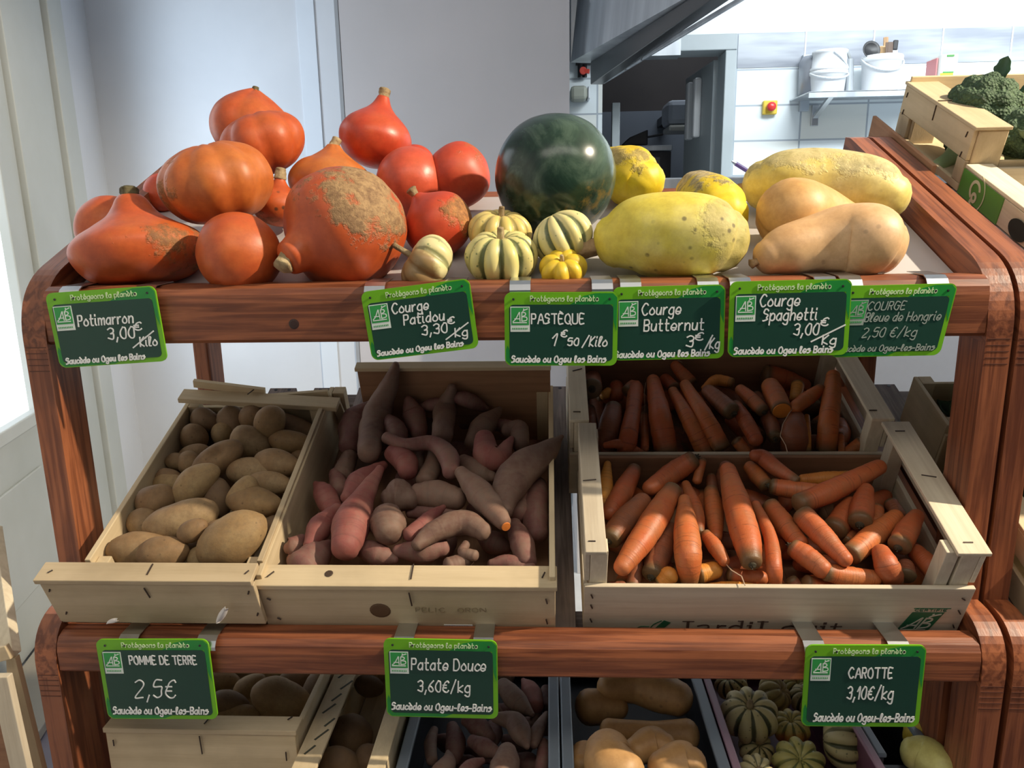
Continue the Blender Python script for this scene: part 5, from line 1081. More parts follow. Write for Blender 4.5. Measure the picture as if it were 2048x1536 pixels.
CF = [
 (z4, 'bright lit carrot standing at the crate side with its tip up', [(225, 720), (250, 480), (272, 250)], [66, 74, 36], .6, CARB, None, {}),
 (z4, 'two toned carrot beside the bright lit one, brown shoulder up', [(545, 290), (430, 500), (290, 720)], [66, 96, 76], 1.2, CAR, None, {}),
 (z4, 'carrot with a black rotten crown lying against the middle slat', [(1125, 190), (930, 320), (690, 480)], [84, 100, 74], 1.6, CAR, 'dark', {}),
 (z4, 'grimy carrot with a dark crown beside the longest slanting one', [(300, 980), (440, 800), (620, 610)], [100, 112, 86], 1.6, CARD, 'dark', {}),
 (z4, 'long slanting carrot with a glowing orange tip', [(920, 490), (760, 760), (590, 1020), (420, 1260)], [84, 126, 118, 84], 2.6, CAR, None, {}),
 (z4, 'upright carrot with a tan collar, second along the front board', [(1085, 1400), (1070, 1150), (1050, 850), (1035, 610)], [82, 128, 110, 60], 2.8, CAR, 'tan', {}),
 (z4, 'yellowish carrot behind the tan collared one', [(1175, 930), (1140, 700), (1050, 440)], [56, 76, 40], 1.4, CAR, None, {}),
 (z4, 'carrot with a dark soiled crown under the long slanting one', [(715, 1330), (800, 1100), (890, 900)], [100, 112, 90], 1.0, CARD, 'dark', {}),
 (z4, 'short peach coloured carrot end between two crowns at the front board', [(800, 1420), (880, 1340)], [66, 88], 2.2, CARB, 'tan', {}),
 (z4, 'carrot with a ragged top in the middle of the front crate', [(1300, 500), (1330, 720), (1350, 960)], [66, 88, 56], 1.0, CAR, None, {}),
 (z4, 'tall carrot standing upright in the middle, black crown at the bottom', [(1700, 1210), (1640, 950), (1550, 620), (1465, 300)], [98, 134, 124, 76], 2.8, CAR, 'dark', {}),
 (z4, 'small carrot with a long white root hair in front', [(1240, 930), (1340, 1060), (1430, 1200)], [50, 74, 54], 2.0, CAR, None, dict(hair=[(1500, 1290), (1600, 1350), (1635, 1440)])),
 (z4, 'slim carrot with its crown on the front board', [(1935, 1420), (1925, 1260), (1880, 950), (1740, 640)], [56, 74, 62, 44], 2.4, CAR, 'tan', {}),
 (z4, 'stub of carrot at the middle slat behind the upright one', [(1300, 370), (1310, 480)], [48, 52], .4, CARD, None, {}),
 (z4, 'thin red carrot hanging beside the black crowned one', [(1210, 200), (1160, 400)], [44, 44], 1.2, CAR, None, {}),
 (z4, 'bright carrot lying flat along the front board', [(1240, 1480), (1500, 1465), (1830, 1490)], [52, 60, 50], 1.2, CARB, None, {}),
 (z4, 'glowing carrot end below the small hairy one', [(1180, 1330), (1330, 1290)], [90, 82], .8, CARB, None, {}),
 (z4, 'shaded carrot under the long slanting tip', [(520, 1460), (570, 1240)], [66, 62], .4, CARD, None, {}),
 (z4, 'carrot glimpse in the front corner beside the post', [(280, 1460), (420, 1450)], [50, 50], .2, CARD, None, {}),
 (z4, 'red carrot edge beside the corner post', [(160, 640), (220, 900)], [42, 44], .2, CAR, None, {}),
 (z4, 'orange carrot lying under the tall upright one', [(1480, 1340), (1800, 1370)], [70, 66], .4, CAR, None, {}),
 (z5, 'bent carrot hanging over the middle slat', [(400, 350), (220, 240), (110, 150), (40, 130)], [40, 62, 64, 48], 2.8, CAR, None, {}),
 (z5, 'carrot lying under the bent one at the middle slat', [(140, 390), (60, 300), (0, 230)], [60, 66, 50], 1.4, CAR, None, {}),
 (z5, 'carrot with a lit shoulder and a black crown', [(190, 395), (330, 420), (550, 440)], [64, 72, 66], 2.2, CAR, 'dark', {}),
 (z5, 'orange carrot lying flat below the middle slat', [(840, 315), (640, 330), (450, 340)], [50, 58, 44], 1.2, CARB, None, {}),
 (z5, 'long carrot stretched towards the rear corner of the front crate', [(420, 545), (720, 420), (1100, 230)], [82, 88, 62], 3.0, CAR, None, {}),
 (z5, 'short pinkish carrot with its crown down beside the long stretched one', [(940, 700), (960, 560), (990, 430)], [92, 92, 62], 2.6, CAR, 'dark', {}),
 (z5, 'carrot running under the short pinkish one', [(720, 770), (810, 640), (860, 560)], [96, 94, 78], 1.4, CAR, None, {}),
 (z5, 'smooth carrot with a lit back in the middle', [(170, 560), (280, 700), (420, 880)], [70, 82, 72], 1.8, CAR, None, {}),
 (z5, 'cracked carrot with its glowing tip towards the viewer', [(450, 640), (620, 820), (810, 1020)], [88, 88, 62], 3.0, CAR, None, {}),
 (z5, 'shiny carrot with a lit belly lying beside the cracked one', [(860, 980), (1050, 820), (1240, 660)], [88, 90, 66], 2.0, CAR, None, {}),
 (z5, 'carrot with a pale lower end near the crate side', [(1275, 900), (1340, 780), (1420, 650)], [90, 88, 60], 2.8, CAR, 'dark', {}),
 (z5, 'carrot with a green crown lying in front of the cracked one', [(370, 920), (480, 990), (620, 1100)], [72, 86, 78], 2.2, CAR, 'dark', {}),
 (z5, 'carrot lying sideways with its crown beside the cracked tip', [(650, 1130), (850, 1165), (1060, 1180)], [72, 78, 66], 2.0, CAR, 'dark', {}),
 (z5, 'fat carrot pointing its ringed crown at the viewer near the board', [(1205, 1190), (1170, 1080), (1120, 960)], [96, 98, 72], 3.0, CAR, 'tan', dict(dw=-.015)),
 (z5, 'brown carrot end behind the ringed crown', [(1330, 1160), (1330, 1080)], [78, 64], 1.2, CARD, None, {}),
 (z5, 'red carrot sloping into the front corner at the post', [(1690, 1230), (1560, 1100), (1420, 960)], [76, 84, 68], 1.4, CAR, None, {}),
 (z5, 'low carrot behind the front board, under the sideways one', [(480, 1220), (620, 1270), (780, 1300)], [66, 76, 60], 1.2, CAR, None, {}),
 (z5, 'pale carrot end with a dark middle at the front board', [(1130, 1290), (1060, 1270)], [52, 60], 1.6, CARB, 'dark', {}),
 (z5, 'dark greenish carrot stub at the front board', [(350, 1190), (410, 1280)], [50, 54], .6, CARD, None, {}),
 (z5, 'orange glimpse of carrot beside the slim crowned one', [(290, 1290), (400, 1300)], [50, 48], .8, CARB, None, {}),
 (z5, 'red carrot deep beside the short pinkish one', [(1080, 590), (1070, 700)], [58, 58], .4, CAR, None, {}),
 (z5, 'dim carrot in the shade under the side board', [(1200, 540), (1270, 640)], [56, 56], .2, CARD, None, {}),
 (z5, 'slice of carrot seen under the shiny one', [(820, 860), (900, 770)], [44, 44], .8, CAR, None, {}),
 (z5, 'carrot bottom in the corner below the red sloping one', [(1560, 1280), (1660, 1260)], [54, 50], .2, CARD, None, {}),
]
for i, (zm, lab, pts, rd, lv, mt, cr, kw) in enumerate(CF):
    carrot(lab, pts, rd, lv, zm, s4 if zm is z4 else s5, GF, mt, cr, base=.052, seed=i * 1.3 + 60, **kw)
random.seed(3)
for fr_b, lab, grp, zm, sc, spots in ((.03, 'carrot deep in the rear crate, hardly visible under the others', 'carrots deep in the rear crate', Zm(1120, 700, 1), 1, [(1200, 830), (1270, 870), (1340, 800), (1460, 800), (1520, 810), (1570, 760), (1640, 890), (1680, 870), (1500, 890), (1350, 890), (1240, 800), (1300, 850), (1380, 880), (1420, 800), (1490, 860), (1560, 860), (1600, 800), (1660, 840), (1210, 880)]),
                              (.028, 'carrot deep in the front crate, hardly visible under the others', 'carrots deep in the front crate', Zm(0, 0, 1), 1, [(1230, 1030), (1290, 1010), (1350, 980), (1450, 960), (1500, 1000), (1580, 990), (1440, 1080), (1530, 1110), (1600, 1100), (1690, 1030), (1740, 1010), (1770, 1070), (1810, 1060), (1840, 1150), (1260, 1150), (1420, 1160), (1650, 1165), (1760, 1165), (1250, 1090), (1330, 1060), (1410, 1020), (1390, 1140), (1480, 1130), (1560, 1060), (1620, 1010), (1640, 1130), (1720, 1080), (1780, 1140), (1700, 1160), (1830, 1100), (1300, 1150), (1540, 1160)])):
    for i, (x, y) in enumerate(spots):
        a = random.uniform(0, 6.28); dx, dy = 42 * math.cos(a), 26 * math.sin(a)
        carrot(lab, [(x - dx, y - dy), (x, y), (x + dx, y + dy)], [19, 19, 13], 0, Zm(0, 0, 1), 1, grp, CAR if i % 3 else CARD, None, base=fr_b + .004 * (i % 4), seed=i + 130)
# ------------------------------------------------------------ produce on the bottom shelf
F3 = T3
zi = Zm(0, 0, 1)
BP = [('dark potato behind the front board of the bottom crate, largest', 565, 1400, 62, 42, 20, .125), ('dim potato beside the potato price sign', 455, 1410, 44, 30, 15, .125), ('dusky potato sloping down at the back of the bottom crate', 500, 1372, 38, 22, -30, .120),
      ('dark potato at the crate side below the rail', 650, 1385, 50, 42, 60, .105), ('dim potato in the front corner near the board', 470, 1428, 50, 22, 0, .118), ('dark potato in the gap beside the printed crate', 618, 1440, 30, 28, 40, .09), ('potato just under the rail beside the price sign', 440, 1360, 40, 20, 5, .118), ('shadowed potato in the rear of the bottom crate', 600, 1358, 44, 20, 0, .112)]
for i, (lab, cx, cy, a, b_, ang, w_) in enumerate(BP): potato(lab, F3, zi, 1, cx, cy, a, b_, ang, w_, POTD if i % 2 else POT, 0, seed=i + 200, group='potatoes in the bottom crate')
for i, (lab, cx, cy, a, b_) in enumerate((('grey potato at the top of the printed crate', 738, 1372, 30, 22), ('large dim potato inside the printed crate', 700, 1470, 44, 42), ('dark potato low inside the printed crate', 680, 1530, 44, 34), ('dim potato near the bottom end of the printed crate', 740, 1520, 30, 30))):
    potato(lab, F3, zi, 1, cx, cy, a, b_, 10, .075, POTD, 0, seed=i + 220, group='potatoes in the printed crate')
zq, sq_ = Zm(560, 1336, 3.724), 3.724
BS = [
 ('sweet potato behind the price sign, tapering down to the blue crate rim', [(1660, 130), (1760, 240), (1880, 350)], [56, 78, 22], .098, SWB),
 ('reddish upright sweet potato below the rail', [(1810, 90), (1870, 180), (1900, 290)], [18, 72, 66], .092, SWR),
 ('bent dusty sweet potato in the centre of the plastic crate', [(1600, 370), (1740, 400), (1800, 500), (1840, 590)], [36, 76, 74, 22], .104, SWB),
 ('pale sweet potato leaning on the blue rim', [(1990, 350), (1920, 470), (1890, 570)], [30, 54, 38], .100, SWB),
 ('knobbly sweet potato below the price sign', [(1380, 390), (1470, 430), (1570, 520)], [40, 76, 46], .092, SWP),
 ('broad sweet potato with a round head near the frame bottom', [(1690, 620), (1680, 720), (1640, 820)], [70, 108, 90], .108, SWB),
 ('sweet potato lying behind the round headed one', [(1430, 540), (1520, 590), (1620, 640)], [44, 70, 44], .092, SWP),
 ('sweet potato with a thin tail near the crate rim', [(1960, 560), (1970, 660), (1940, 790)], [42, 62, 50], .088, SWP),
 ('tan twisted sweet potato near the printed wooden crate', [(1150, 460), (1120, 560), (1130, 690)], [30, 46, 42], .085, SWB),
 ('purple sweet potato in the shade beside the tan twisted one', [(1280, 440), (1310, 560), (1290, 680)], [46, 76, 52], .078, SWP),
 ('sweet potato with an upright stalk at the frame bottom', [(1250, 620), (1250, 700), (1200, 780)], [12, 60, 84], .098, SWB),
 ('pinkish sweet potato end at the frame bottom', [(1510, 690), (1430, 730), (1360, 800)], [24, 54, 60], .098, SWP),
 ('dim sweet potato in the rear of the plastic crate', [(1640, 70), (1720, 70)], [40, 40], .082, SWB),
 ('dim sweet potato by the crate rim at the rear', [(1980, 160), (1990, 300)], [38, 44], .080, SWP),
 ('sweet potato under the knobbly one', [(1560, 560), (1600, 480), (1580, 420)], [56, 60, 40], .078, SWP),
 ('shaded sweet potato between the pale one and the rim', [(1880, 430), (1930, 300)], [40, 34], .082, SWB),
]
for i, (lab, pts, rd, w_, mt) in enumerate(BS):
    pile_sweep('sweet_potato', 'sweet potato', F3, lab, pts, rd, w_, mt, zq, sq_, 'sweet potatoes in the plastic crate', cap0=.7, cap1=.7, amp=.08, freq=34, seed=i * 2.3 + 300, ringamp=.05, ringf=9)
for i, (cx, cy) in enumerate(((1250, 560), (1480, 640), (1760, 560), (1560, 300), (1850, 700), (1400, 720), (1900, 430), (1720, 330))):
    pile_sweep('sweet_potato', 'sweet potato', F3, 'sweet potato deep in the plastic crate, hardly visible', [(cx - 90, cy - 30), (cx, cy), (cx + 90, cy + 40)], [36, 70, 36], .05, SWP, zq, sq_, 'sweet potatoes deep in the plastic crate', seed=i + 330, n=12, rings=10)
zb2, sb2 = Zm(1100, 1336, 3.724), 3.724
BB = [
 ('large dark butternut across the rear of the plastic crate', [(430, 150), (640, 130), (820, 180), (960, 230)], [90, 120, 130, 112], .108),
 ('round ended butternut at the blue rim, below the large dark one', [(290, 290), (400, 290), (520, 300)], [118, 110, 70], .085),
 ('long butternut lying behind the two front ones', [(440, 470), (620, 470), (800, 490), (1020, 500)], [80, 70, 80, 104], .092),
 ('pale butternut neck between the front ones', [(640, 620), (760, 570), (860, 590)], [90, 116, 90], .106),
 ('butternut with brown scuffs, large at the frame bottom', [(430, 620), (450, 720), (560, 800)], [150, 172, 150], .122),
 ('smooth butternut bulb at the frame bottom near the dark rim', [(840, 760), (980, 720), (1060, 730)], [120, 150, 120], .118),
 ('butternut end at the blue rim near the frame bottom', [(260, 640), (240, 740)], [90, 100], .090),
]
BUTD = sq('butternut_skin_c', [(.25, (.40, .21, .075)), (.5, (.52, .29, .11)), (.8, (.58, .36, .17))], spots=.3)
for i, (lab, pts, rd, w_) in enumerate(BB):
    pile_sweep('butternut_squash', 'squash', F3, lab, pts, [q * 1.12 for q in rd], w_, BUTD, zb2, sb2, 'butternut squashes in the plastic crate', cap0=.8, cap1=.8, amp=.02, freq=16, seed=i + 400, n=28, rings=22)
PATB = patidou_skin('patidou_dusky', (.64, .56, .32), (.035, .05, .018), .9)
PATC = patidou_skin('patidou_orange', (.50, .40, .14), (.05, .075, .02), .8, tan=(.45, .16, .03), dir=imgdir(-100, 20))
for (lab, cx, cy, rp, ang, tow, mt, st, lv) in (
 ('large ribbed striped squash beside the pink crate rim', 1499, 1432, 54, 98, 30, PATB, (.14, .10, .16), .066),
 ('green mottled squash below the rail beside the pink crate rim', 1463, 1370, 32, 120, 20, PATB, None, .05),
 ('plain cream squash lying on its side below the rail', 1548, 1388, 34, 40, 30, patidou_skin('patidou_plain', (.55, .45, .22), (.20, .16, .07), .5), None, .055),
 ('green and orange squash below the carrot price sign', 1582, 1456, 36, 100, 25, PATC, None, .05),
 ('deeply ribbed squash lying on its side under the carrot price sign', 1686, 1482, 52, 2, 18, PATB, None, .060),
 ('yellowish squash at the frame bottom in the purple crate', 1598, 1530, 50, 100, 40, patidou_skin('patidou_lime', (.55, .50, .18), (.06, .10, .02), .8), None, .05),
 ('small ribbed squash below the large one', 1512, 1500, 34, 80, 40, PATB, None, .035),
 ('pale ribbed squash in the bottom corner of the purple crate', 1512, 1545, 34, 90, 50, PATB, (.2, .15, .2), .06),
 ('cream squash half hidden behind the carrot price sign', 1612, 1400, 32, 90, 20, PATB, None, .04),
 ('dim squash at the rear of the purple crate', 1592, 1378, 26, 80, 20, PATC, None, .04)):
    patidou(lab, cx, cy, rp * 1.06, ang, tow, mt, k=.6, lift=lv, ribs=9, ribamp=.22, st=st, seed=cx, fr=F3, group='striped squashes in the purple crate')
YG = 'yellow squashes in the bottom crate'
pile_sweep('yellow_squash', 'squash', F3, 'crooked yellow squash beside the carrot price sign', [(1862, 1398), (1850, 1440), (1845, 1475)], [14, 34, 36], .095, sq('yellow_squash_dim', YEL), zi, 1, YG, amp=.05, n=24)
pile_sweep('yellow_squash', 'squash', F3, 'pale yellow squash at the frame bottom beside the stand post', [(1820, 1505), (1850, 1512), (1885, 1540)], [30, 38, 36], .105, sq('yellow_squash_pale', [(.25, (.60, .54, .14)), (.8, (.72, .68, .28))]), zi, 1, YG, amp=.03, n=24)

# ------------------------------------------------------------ broccoli and cabbages on the neighbouring stand
def broc_skin():
    m, nt, b = mat('broccoli_buds'); P = coords(nt); n = noi(nt, P, 160, 3, .7); n2 = noi(nt, P, 20, 3)
    v = nd(nt, 'ShaderNodeTexVoronoi', {'Vector': P, 'Scale': 260.0}).outputs['Distance']
    col = ramp(nt, mth(nt, 'MULTIPLY_ADD', n2, .5, mth(nt, 'MULTIPLY', n, .5)), [(.35, (.035, .075, .035)), (.65, (.11, .18, .085))])
    col = mix(nt, ramp(nt, v, [(.15, 0.0), (.7, .6)]), col, rgba((.018, .04, .018)))
    nt.links.new(col, b.inputs['Base Color']); b.inputs['Roughness'].default_value = .75; bump(nt, b, v, 1.0, .003); return m
BRO = broc_skin(); STALK = plain('broccoli_stalk', (.34, .46, .22), .5)
LEAF = painted('cabbage_leaf', (.035, .085, .04), (.07, .15, .07), .5, scale=30); LEAFP = painted('pale_leaf_underside', (.16, .24, .15), (.22, .30, .20), .55, scale=30)
def leaf(parent, base, d, up, ln, wd, m, curl=.3, name='leaf'):
    d = nrm(d); s = nrm(np.cross(d, up)); u = np.cross(s, d); V, Fc = [], []; n, k = 10, 6
    for lay in (0, -.0012):
        for i in range(n + 1):
            t = i / n; w_ = wd * (math.sin(math.pi * (t * .9 + .1)) ** .7) * (1 + .12 * math.sin(t * 17)); c = base + d * ln * t + u * (curl * ln * t * t)
            for j in range(k + 1):
                q = j / k * 2 - 1; V.append(c + s * q * w_ + u * (w_ * .45 * q * q + .06 * w_ * math.sin(q * 5 + t * 9) + lay))
    W = k + 1; N = (n + 1) * W
    for i in range(n):
        for j in range(k):
            a = i * W + j; Fc += [(a, a + 1, a + W + 1, a + W), (N + a, N + a + W, N + a + W + 1, N + a + 1)]
    for i in range(n):
        for j in (0, k): a = i * W + j; Fc.append((a, a + W, N + a + W, N + a))
    return mk(name, V, Fc, m, parent, smooth=True)
def broccoli(label, c, R_, ax, seed, leaves=(), stalk=None):
    c = np.array(c); ax = nrm(ax); u = nrm(np.cross(ax, (.3, 1, .2))); q = np.cross(ax, u)
    rs = random.Random(seed); cl = [ax] + [nrm(ax * math.cos(e) + (u * math.cos(a) + q * math.sin(a)) * math.sin(e)) for e, cnt in ((.55, 6), (1.05, 9), (1.5, 10)) for a in [2 * math.pi * k / cnt + rs.uniform(-.15, .15) for k in range(cnt)]]
    V, Fc = [], []; n, m = 64, 34
    for i in range(m + 1):
        ph = math.pi * .66 * i / m
        for k in range(n):
            th = 2 * math.pi * k / n; d = nrm(ax * math.cos(ph) + (u * math.cos(th) + q * math.sin(th)) * math.sin(ph))
            md = max(float(d @ x) for x in cl)
            lump = -.16 * min(1, (1 - md) / .06)
            V.append(c + d * R_ * (1 + lump + .035 * fbm(d, 16, seed, 2)) * np.array((1, 1, 1)))
    for i in range(m):
        for k in range(n): Fc.append((i * n + k, i * n + (k + 1) % n, (i + 1) * n + (k + 1) % n, (i + 1) * n + k))
    Fc.append(tuple(m * n + k for k in range(n)))
    o = mk('broccoli', V, Fc, BRO, smooth=True, origin=c); prop(o, label, 'broccoli', 'broccoli heads in the neighbouring crates')
    sl = stalk or .9
    V, Fc, T, Gv = sweep([c - ax * R_ * .25, c - ax * R_ * (.3 + sl * .5), c - ax * R_ * (.3 + sl)], [R_ * .52, R_ * .26, R_ * .28], n=14, rings=8, cap0=.2, cap1=.1, amp=.05, freq=60, seed=seed)
    mk('stalk', V, Fc, STALK, o, smooth=True)
    for (d, ln, wd, mm, off) in leaves: leaf(o, c + nrm(d) * R_ * off, d, ax, ln, wd, mm)
    return o
lc = lambda x, v, w_: T1.p(X2 + x, v, w_)
broccoli('large broccoli head rising above the top crate with two dark leaves', onY(1962, 226, 1.26), .058, (.1, -.25, .95), 1, [((.35, -.1, .85), .034, .013, LEAF, .82), ((.85, -.3, .45), .030, .011, LEAF, .85)], .9)
broccoli('broccoli head at the frame edge beside the large one', onY(2046, 280, 1.19), .046, (.1, -.35, .9), 2, [((-.3, -.9, -.1), .05, .02, LEAFP, .6), ((.1, -.9, -.35), .05, .024, LEAF, .65)], .8)
broccoli('broccoli lying inside the top crate with its pale stalk at the side opening', T1.p(X2 + .072, .40, .034), .044, (.75, .15, .55), 3, [((-.6, -.45, .15), .05, .02, LEAFP, .6), ((-.5, .6, .3), .05, .022, LEAF, .5)], 1.2)
broccoli('broccoli head behind the frame edge in the top crate', T1.p(X2 + .22, .44, .05), .050, (.1, -.3, .9), 6, (), .9)
broccoli('broccoli head deep in the top crate behind the front board', T1.p(X2 + .13, .335, .030), .036, (.1, -.5, .8), 7, [((-.1, -.9, .2), .045, .022, LEAFP, .7)], .8)
broccoli('broccoli head low in the green printed crate at the frame edge', T1.p(X2 + .105, .165, .012), .046, (0, -.2, 1), 4, (), .5)
broccoli('broccoli in the green printed crate with leaves at the hand hole', T1.p(X2 + .075, .085, .008), .034, (.1, -.2, 1), 5, [((-.3, .2, .8), .03, .014, LEAF, .7)], .5)
t = T1.p(X2 + .03, .385, .01)
CABS = painted('cabbage_skin', (.05, .12, .06), (.12, .22, .10), .5, scale=25)
def cabbage(label, c, R_, seed, mt):
    V, Fc, Gv, T = revolve(np.array(c), (0.1, -.3, 1), R_, [(-.9, 0), (-.85, .3), (-.5, .8), (0, 1), (.5, .85), (.85, .45), (.92, .1)], n=36, m=24, ribs=5, ribamp=.06, amp=.05, freq=24, seed=seed)
    o = mk('cabbage', V, Fc, mt, smooth=True, origin=c); prop(o, label, 'cabbage', 'green cabbages on the neighbouring stand')
    for k in range(3): leaf(o, np.array(c) + np.array((math.cos(k * 2.1) * R_ * .8, math.sin(k * 2.1) * R_ * .8, -R_ * .4)), (math.cos(k * 2.1), math.sin(k * 2.1), .7), (0, 0, 1), R_ * 1.0, R_ * .55, LEAF if k else LEAFP, .1)
cabbage('green cabbage lit at the frame edge, in the middle of the crate', T2.p(X2B + .085, .115, .070), .050, 1, CABS)
cabbage('green cabbage behind the lit one, beside the stand post', T2.p(X2B + .085, .225, .065), .048, 2, CABS)
cabbage('bluish cabbage at the front of the crate on the neighbouring stand', T2.p(X2B + .20, .10, .060), .050, 3, CABS)
cabbage('dark cabbage in the dark crate behind', T2.p(X2B + .46, .36, .060), .055, 4, CABS)
cabbage('dark green cabbage in the olive crate behind the posts', T2.p(X2B + .10, .352, .055), .048, 5, CABS)

# ------------------------------------------------------------ handwriting: strokes on a 16-step grid, baseline 3, x-height 8, cap height 11
GL = {
'a': (5, '4728060423344547/4843'), 'b': (5, '0b03/0628464524 0423'.replace(' ', '')), 'c': (4, '47280604234 4'.replace(' ', '')), 'd': (5, '4728060423344 7/4b43'.replace(' ', '')),
'e': (5, '054547280604234 4'.replace(' ', '')), 'g': (5, '47280604234447/4841200 1'.replace(' ', '')), 'h': (5, '0b03/06284743'), 'i': (2, '0804 13/0a0b'.replace(' ', '')), 'k': (5, '0b03/480543'),
'l': (3, '0504 2a1b0a04 1323'.replace(' ', '')), 'm': (7, '0803/06183733/36587863'.replace('7863', '6763')), 'n': (5, '0803/06284743'), 'o': (5, '28060423444628'), 'p': (5, '0800/06284744230 4'.replace(' ', '')),
'q': (5, '4728060423344 7/4840'.replace(' ', '')), 'r': (4, '0803/062838'), 's': (4, '38180746353413 03'.replace(' ', '')), 't': (4, '1b142333/0838'), 'u': (5, '0804233447/4843'), 'v': (4, '082348'), 'x': (4, '0843/4803'), 'z': (4, '08480343'),
'A': (6, '033b63/1656'), 'B': (5, '0b03/0b3b4a480737/3746443303'), 'C': (6, '5a4b2b080623435 4'.replace(' ', '')), 'D': (6, '0b03/0b3b585533 03'.replace(' ', '')), 'E': (5, '4b0b0343/0737'), 'G': (6, '5a3b1b080523435 7/3757'.replace(' ', '')),
'H': (6, '0b03/5b53/0757'), 'I': (2, '0b03'), 'F': (5, '4b0b03/0737'), 'J': (5, '4b443323 04'.replace(' ', '')), 'K': (5, '0b03/4b0643'), 'L': (5, '0b0343'), 'M': (7, '030b356b63'), 'N': (6, '030b535b'), 'O': (6, '3b1a0805234355 584a3b'.replace(' ', '')), 'P': (5, '0b03/0b3b4a483707'),
'Q': (6, '3b1a080523435558 4a3b/4562'.replace(' ', '')), 'R': (5, '0b03/0b3b4a483707/2743'), 'S': (5, '4a3b1b091847354 41303'.replace(' ', '')), 'T': (6, '0b5b/3b33'), 'U': (6, '0b0513435 5 5b'.replace(' ', '')), 'V': (5, '0b234b'),
'0': (5, '2b080523444a2b'), '1': (3, '082b23'), '2': (5, '0a2b4a480343'), '3': (5, '0a2b4a482737/2747443304'), '4': (5, '2b0555/3833'), '5': (5, '4b1b0848464423 04'.replace(' ', '')), '6': (5, '4b180523443617 06'.replace(' ', '')), '8': (5, '27494b2b0927442 30427'.replace(' ', '')),
'€': (6, '5a4b2a1805234354/0838/0636'), ',': (2, '1401'), '.': (2, '0304'), '-': (4, '0636'), '/': (5, '4c02'), "'": (2, '0b09'),
}
ACC = {'è': ('e', '0b29'), 'é': ('e', '192b'), 'È': ('E', '1d3c')}
def strokes(txt):
    out, x = [], 0.0
    for ch in txt:
        if ch == ' ': x += 3.5; continue
        acc = None
        if ch in ACC: ch, acc = ACC[ch]
        wd, s = GL[ch]
        for st in (s + ('/' + acc if acc else '')).split('/'):
            out.append([(x + int(st[i], 16), int(st[i + 1], 16) - 3) for i in range(0, len(st) - 1, 2)])
        x += wd + 1.3
    return out, x - 1.3
def smooth2(p, n=5):
    if len(p) < 3: return [np.array(q, float) for q in p]
    m = (len(p) - 1) * n; return [cat_rom(p, i / m) for i in range(m + 1)]
LAYER = [0]
def ribbon(g, pts, wd, fr2, off=.0006):
    """flat pen stroke lying on a sign; fr2(u, v) gives (point, outward normal); crossing strokes are laid one over the other"""
    P = [np.array(q, float) for q in smooth2(pts)]
    P = [q for i, q in enumerate(P) if i == 0 or np.linalg.norm(q - P[i - 1]) > 1e-7]
    if len(P) < 2: return
    P[0] = P[0] - nrm(P[1] - P[0]) * wd * .4; P[-1] = P[-1] + nrm(P[-1] - P[-2]) * wd * .4
    V, Fc = [], []; LAYER[0] = (LAYER[0] + 1) % 12; base = off * .5 + LAYER[0] * 1.2e-5; m = len(P)
    for i, q in enumerate(P):
        d = (nrm(P[min(i + 1, m - 1)] - q) if i < m - 1 else 0) + (nrm(q - P[i - 1]) if i else 0)
        d = nrm(d) if np.linalg.norm(d) > 1e-6 else nrm(P[min(i + 1, m - 1)] - P[max(i - 1, 0)] + 1e-9)
        s = np.array((-d[1], d[0])) * wd / 2; h = base + 4e-6 * i
        for e in (-1, 1):
            pt, n_ = fr2(*(q + s * e)); V += [pt + n_ * h, pt - n_ * .0001]
    for i in range(m - 1):
        b_ = i * 4; c = b_ + 4; Fc += [(b_, c, c + 2, b_ + 2), (b_, b_ + 1, c + 1, c), (b_ + 2, c + 2, c + 3, b_ + 3)]
    Fc += [(0, 2, 3, 1), (4 * m - 4, 4 * m - 3, 4 * m - 1, 4 * m - 2)]
    g.add(V, Fc)
def write(g, txt, u0, u1, vb, cap, pen, fr2, slant=0.0, rise=0.0):
    """u to the right, v up, metres; capital height cap; stretched to end at u1"""
    st, W_ = strokes(txt); k = cap / 8.0; kx = (u1 - u0) / W_
    for s in st: ribbon(g, [np.array((u0 + x * kx + slant * y * k, vb + y * k + rise * x * kx)) for x, y in s], pen, fr2)
def signframe(P, ux, uz):
    n_ = np.cross(ux, uz); n_ = n_ if n_ @ BACK > 0 else -n_
    return n_
def rrect(w_, h, r, n=6):
    out = []
    for cx, cz, a0 in ((w_ / 2 - r, h / 2 - r, 0), (-w_ / 2 + r, h / 2 - r, 90), (-w_ / 2 + r, -h / 2 + r, 180), (w_ / 2 - r, -h / 2 + r, 270)):
        out += [(cx + r * math.cos(math.radians(a0 + 90 * i / n)), cz + r * math.sin(math.radians(a0 + 90 * i / n))) for i in range(n + 1)]
    return out
LIME = plain('sign_lime_green', (.16, .46, .012), .35); MIDG = plain('sign_mid_green', (.015, .26, .04), .35); BOARD = plain('sign_dark_green_board', (.007, .050, .032), .4)
LOGOG = plain('logo_green', (.03, .33, .07), .45); LOGOW = plain('logo_white', (.72, .80, .74), .5); FADED = plain('faded_chalk', (.30, .36, .32), .8); HEAD = plain('header_pale_green', (.62, .80, .45), .6)
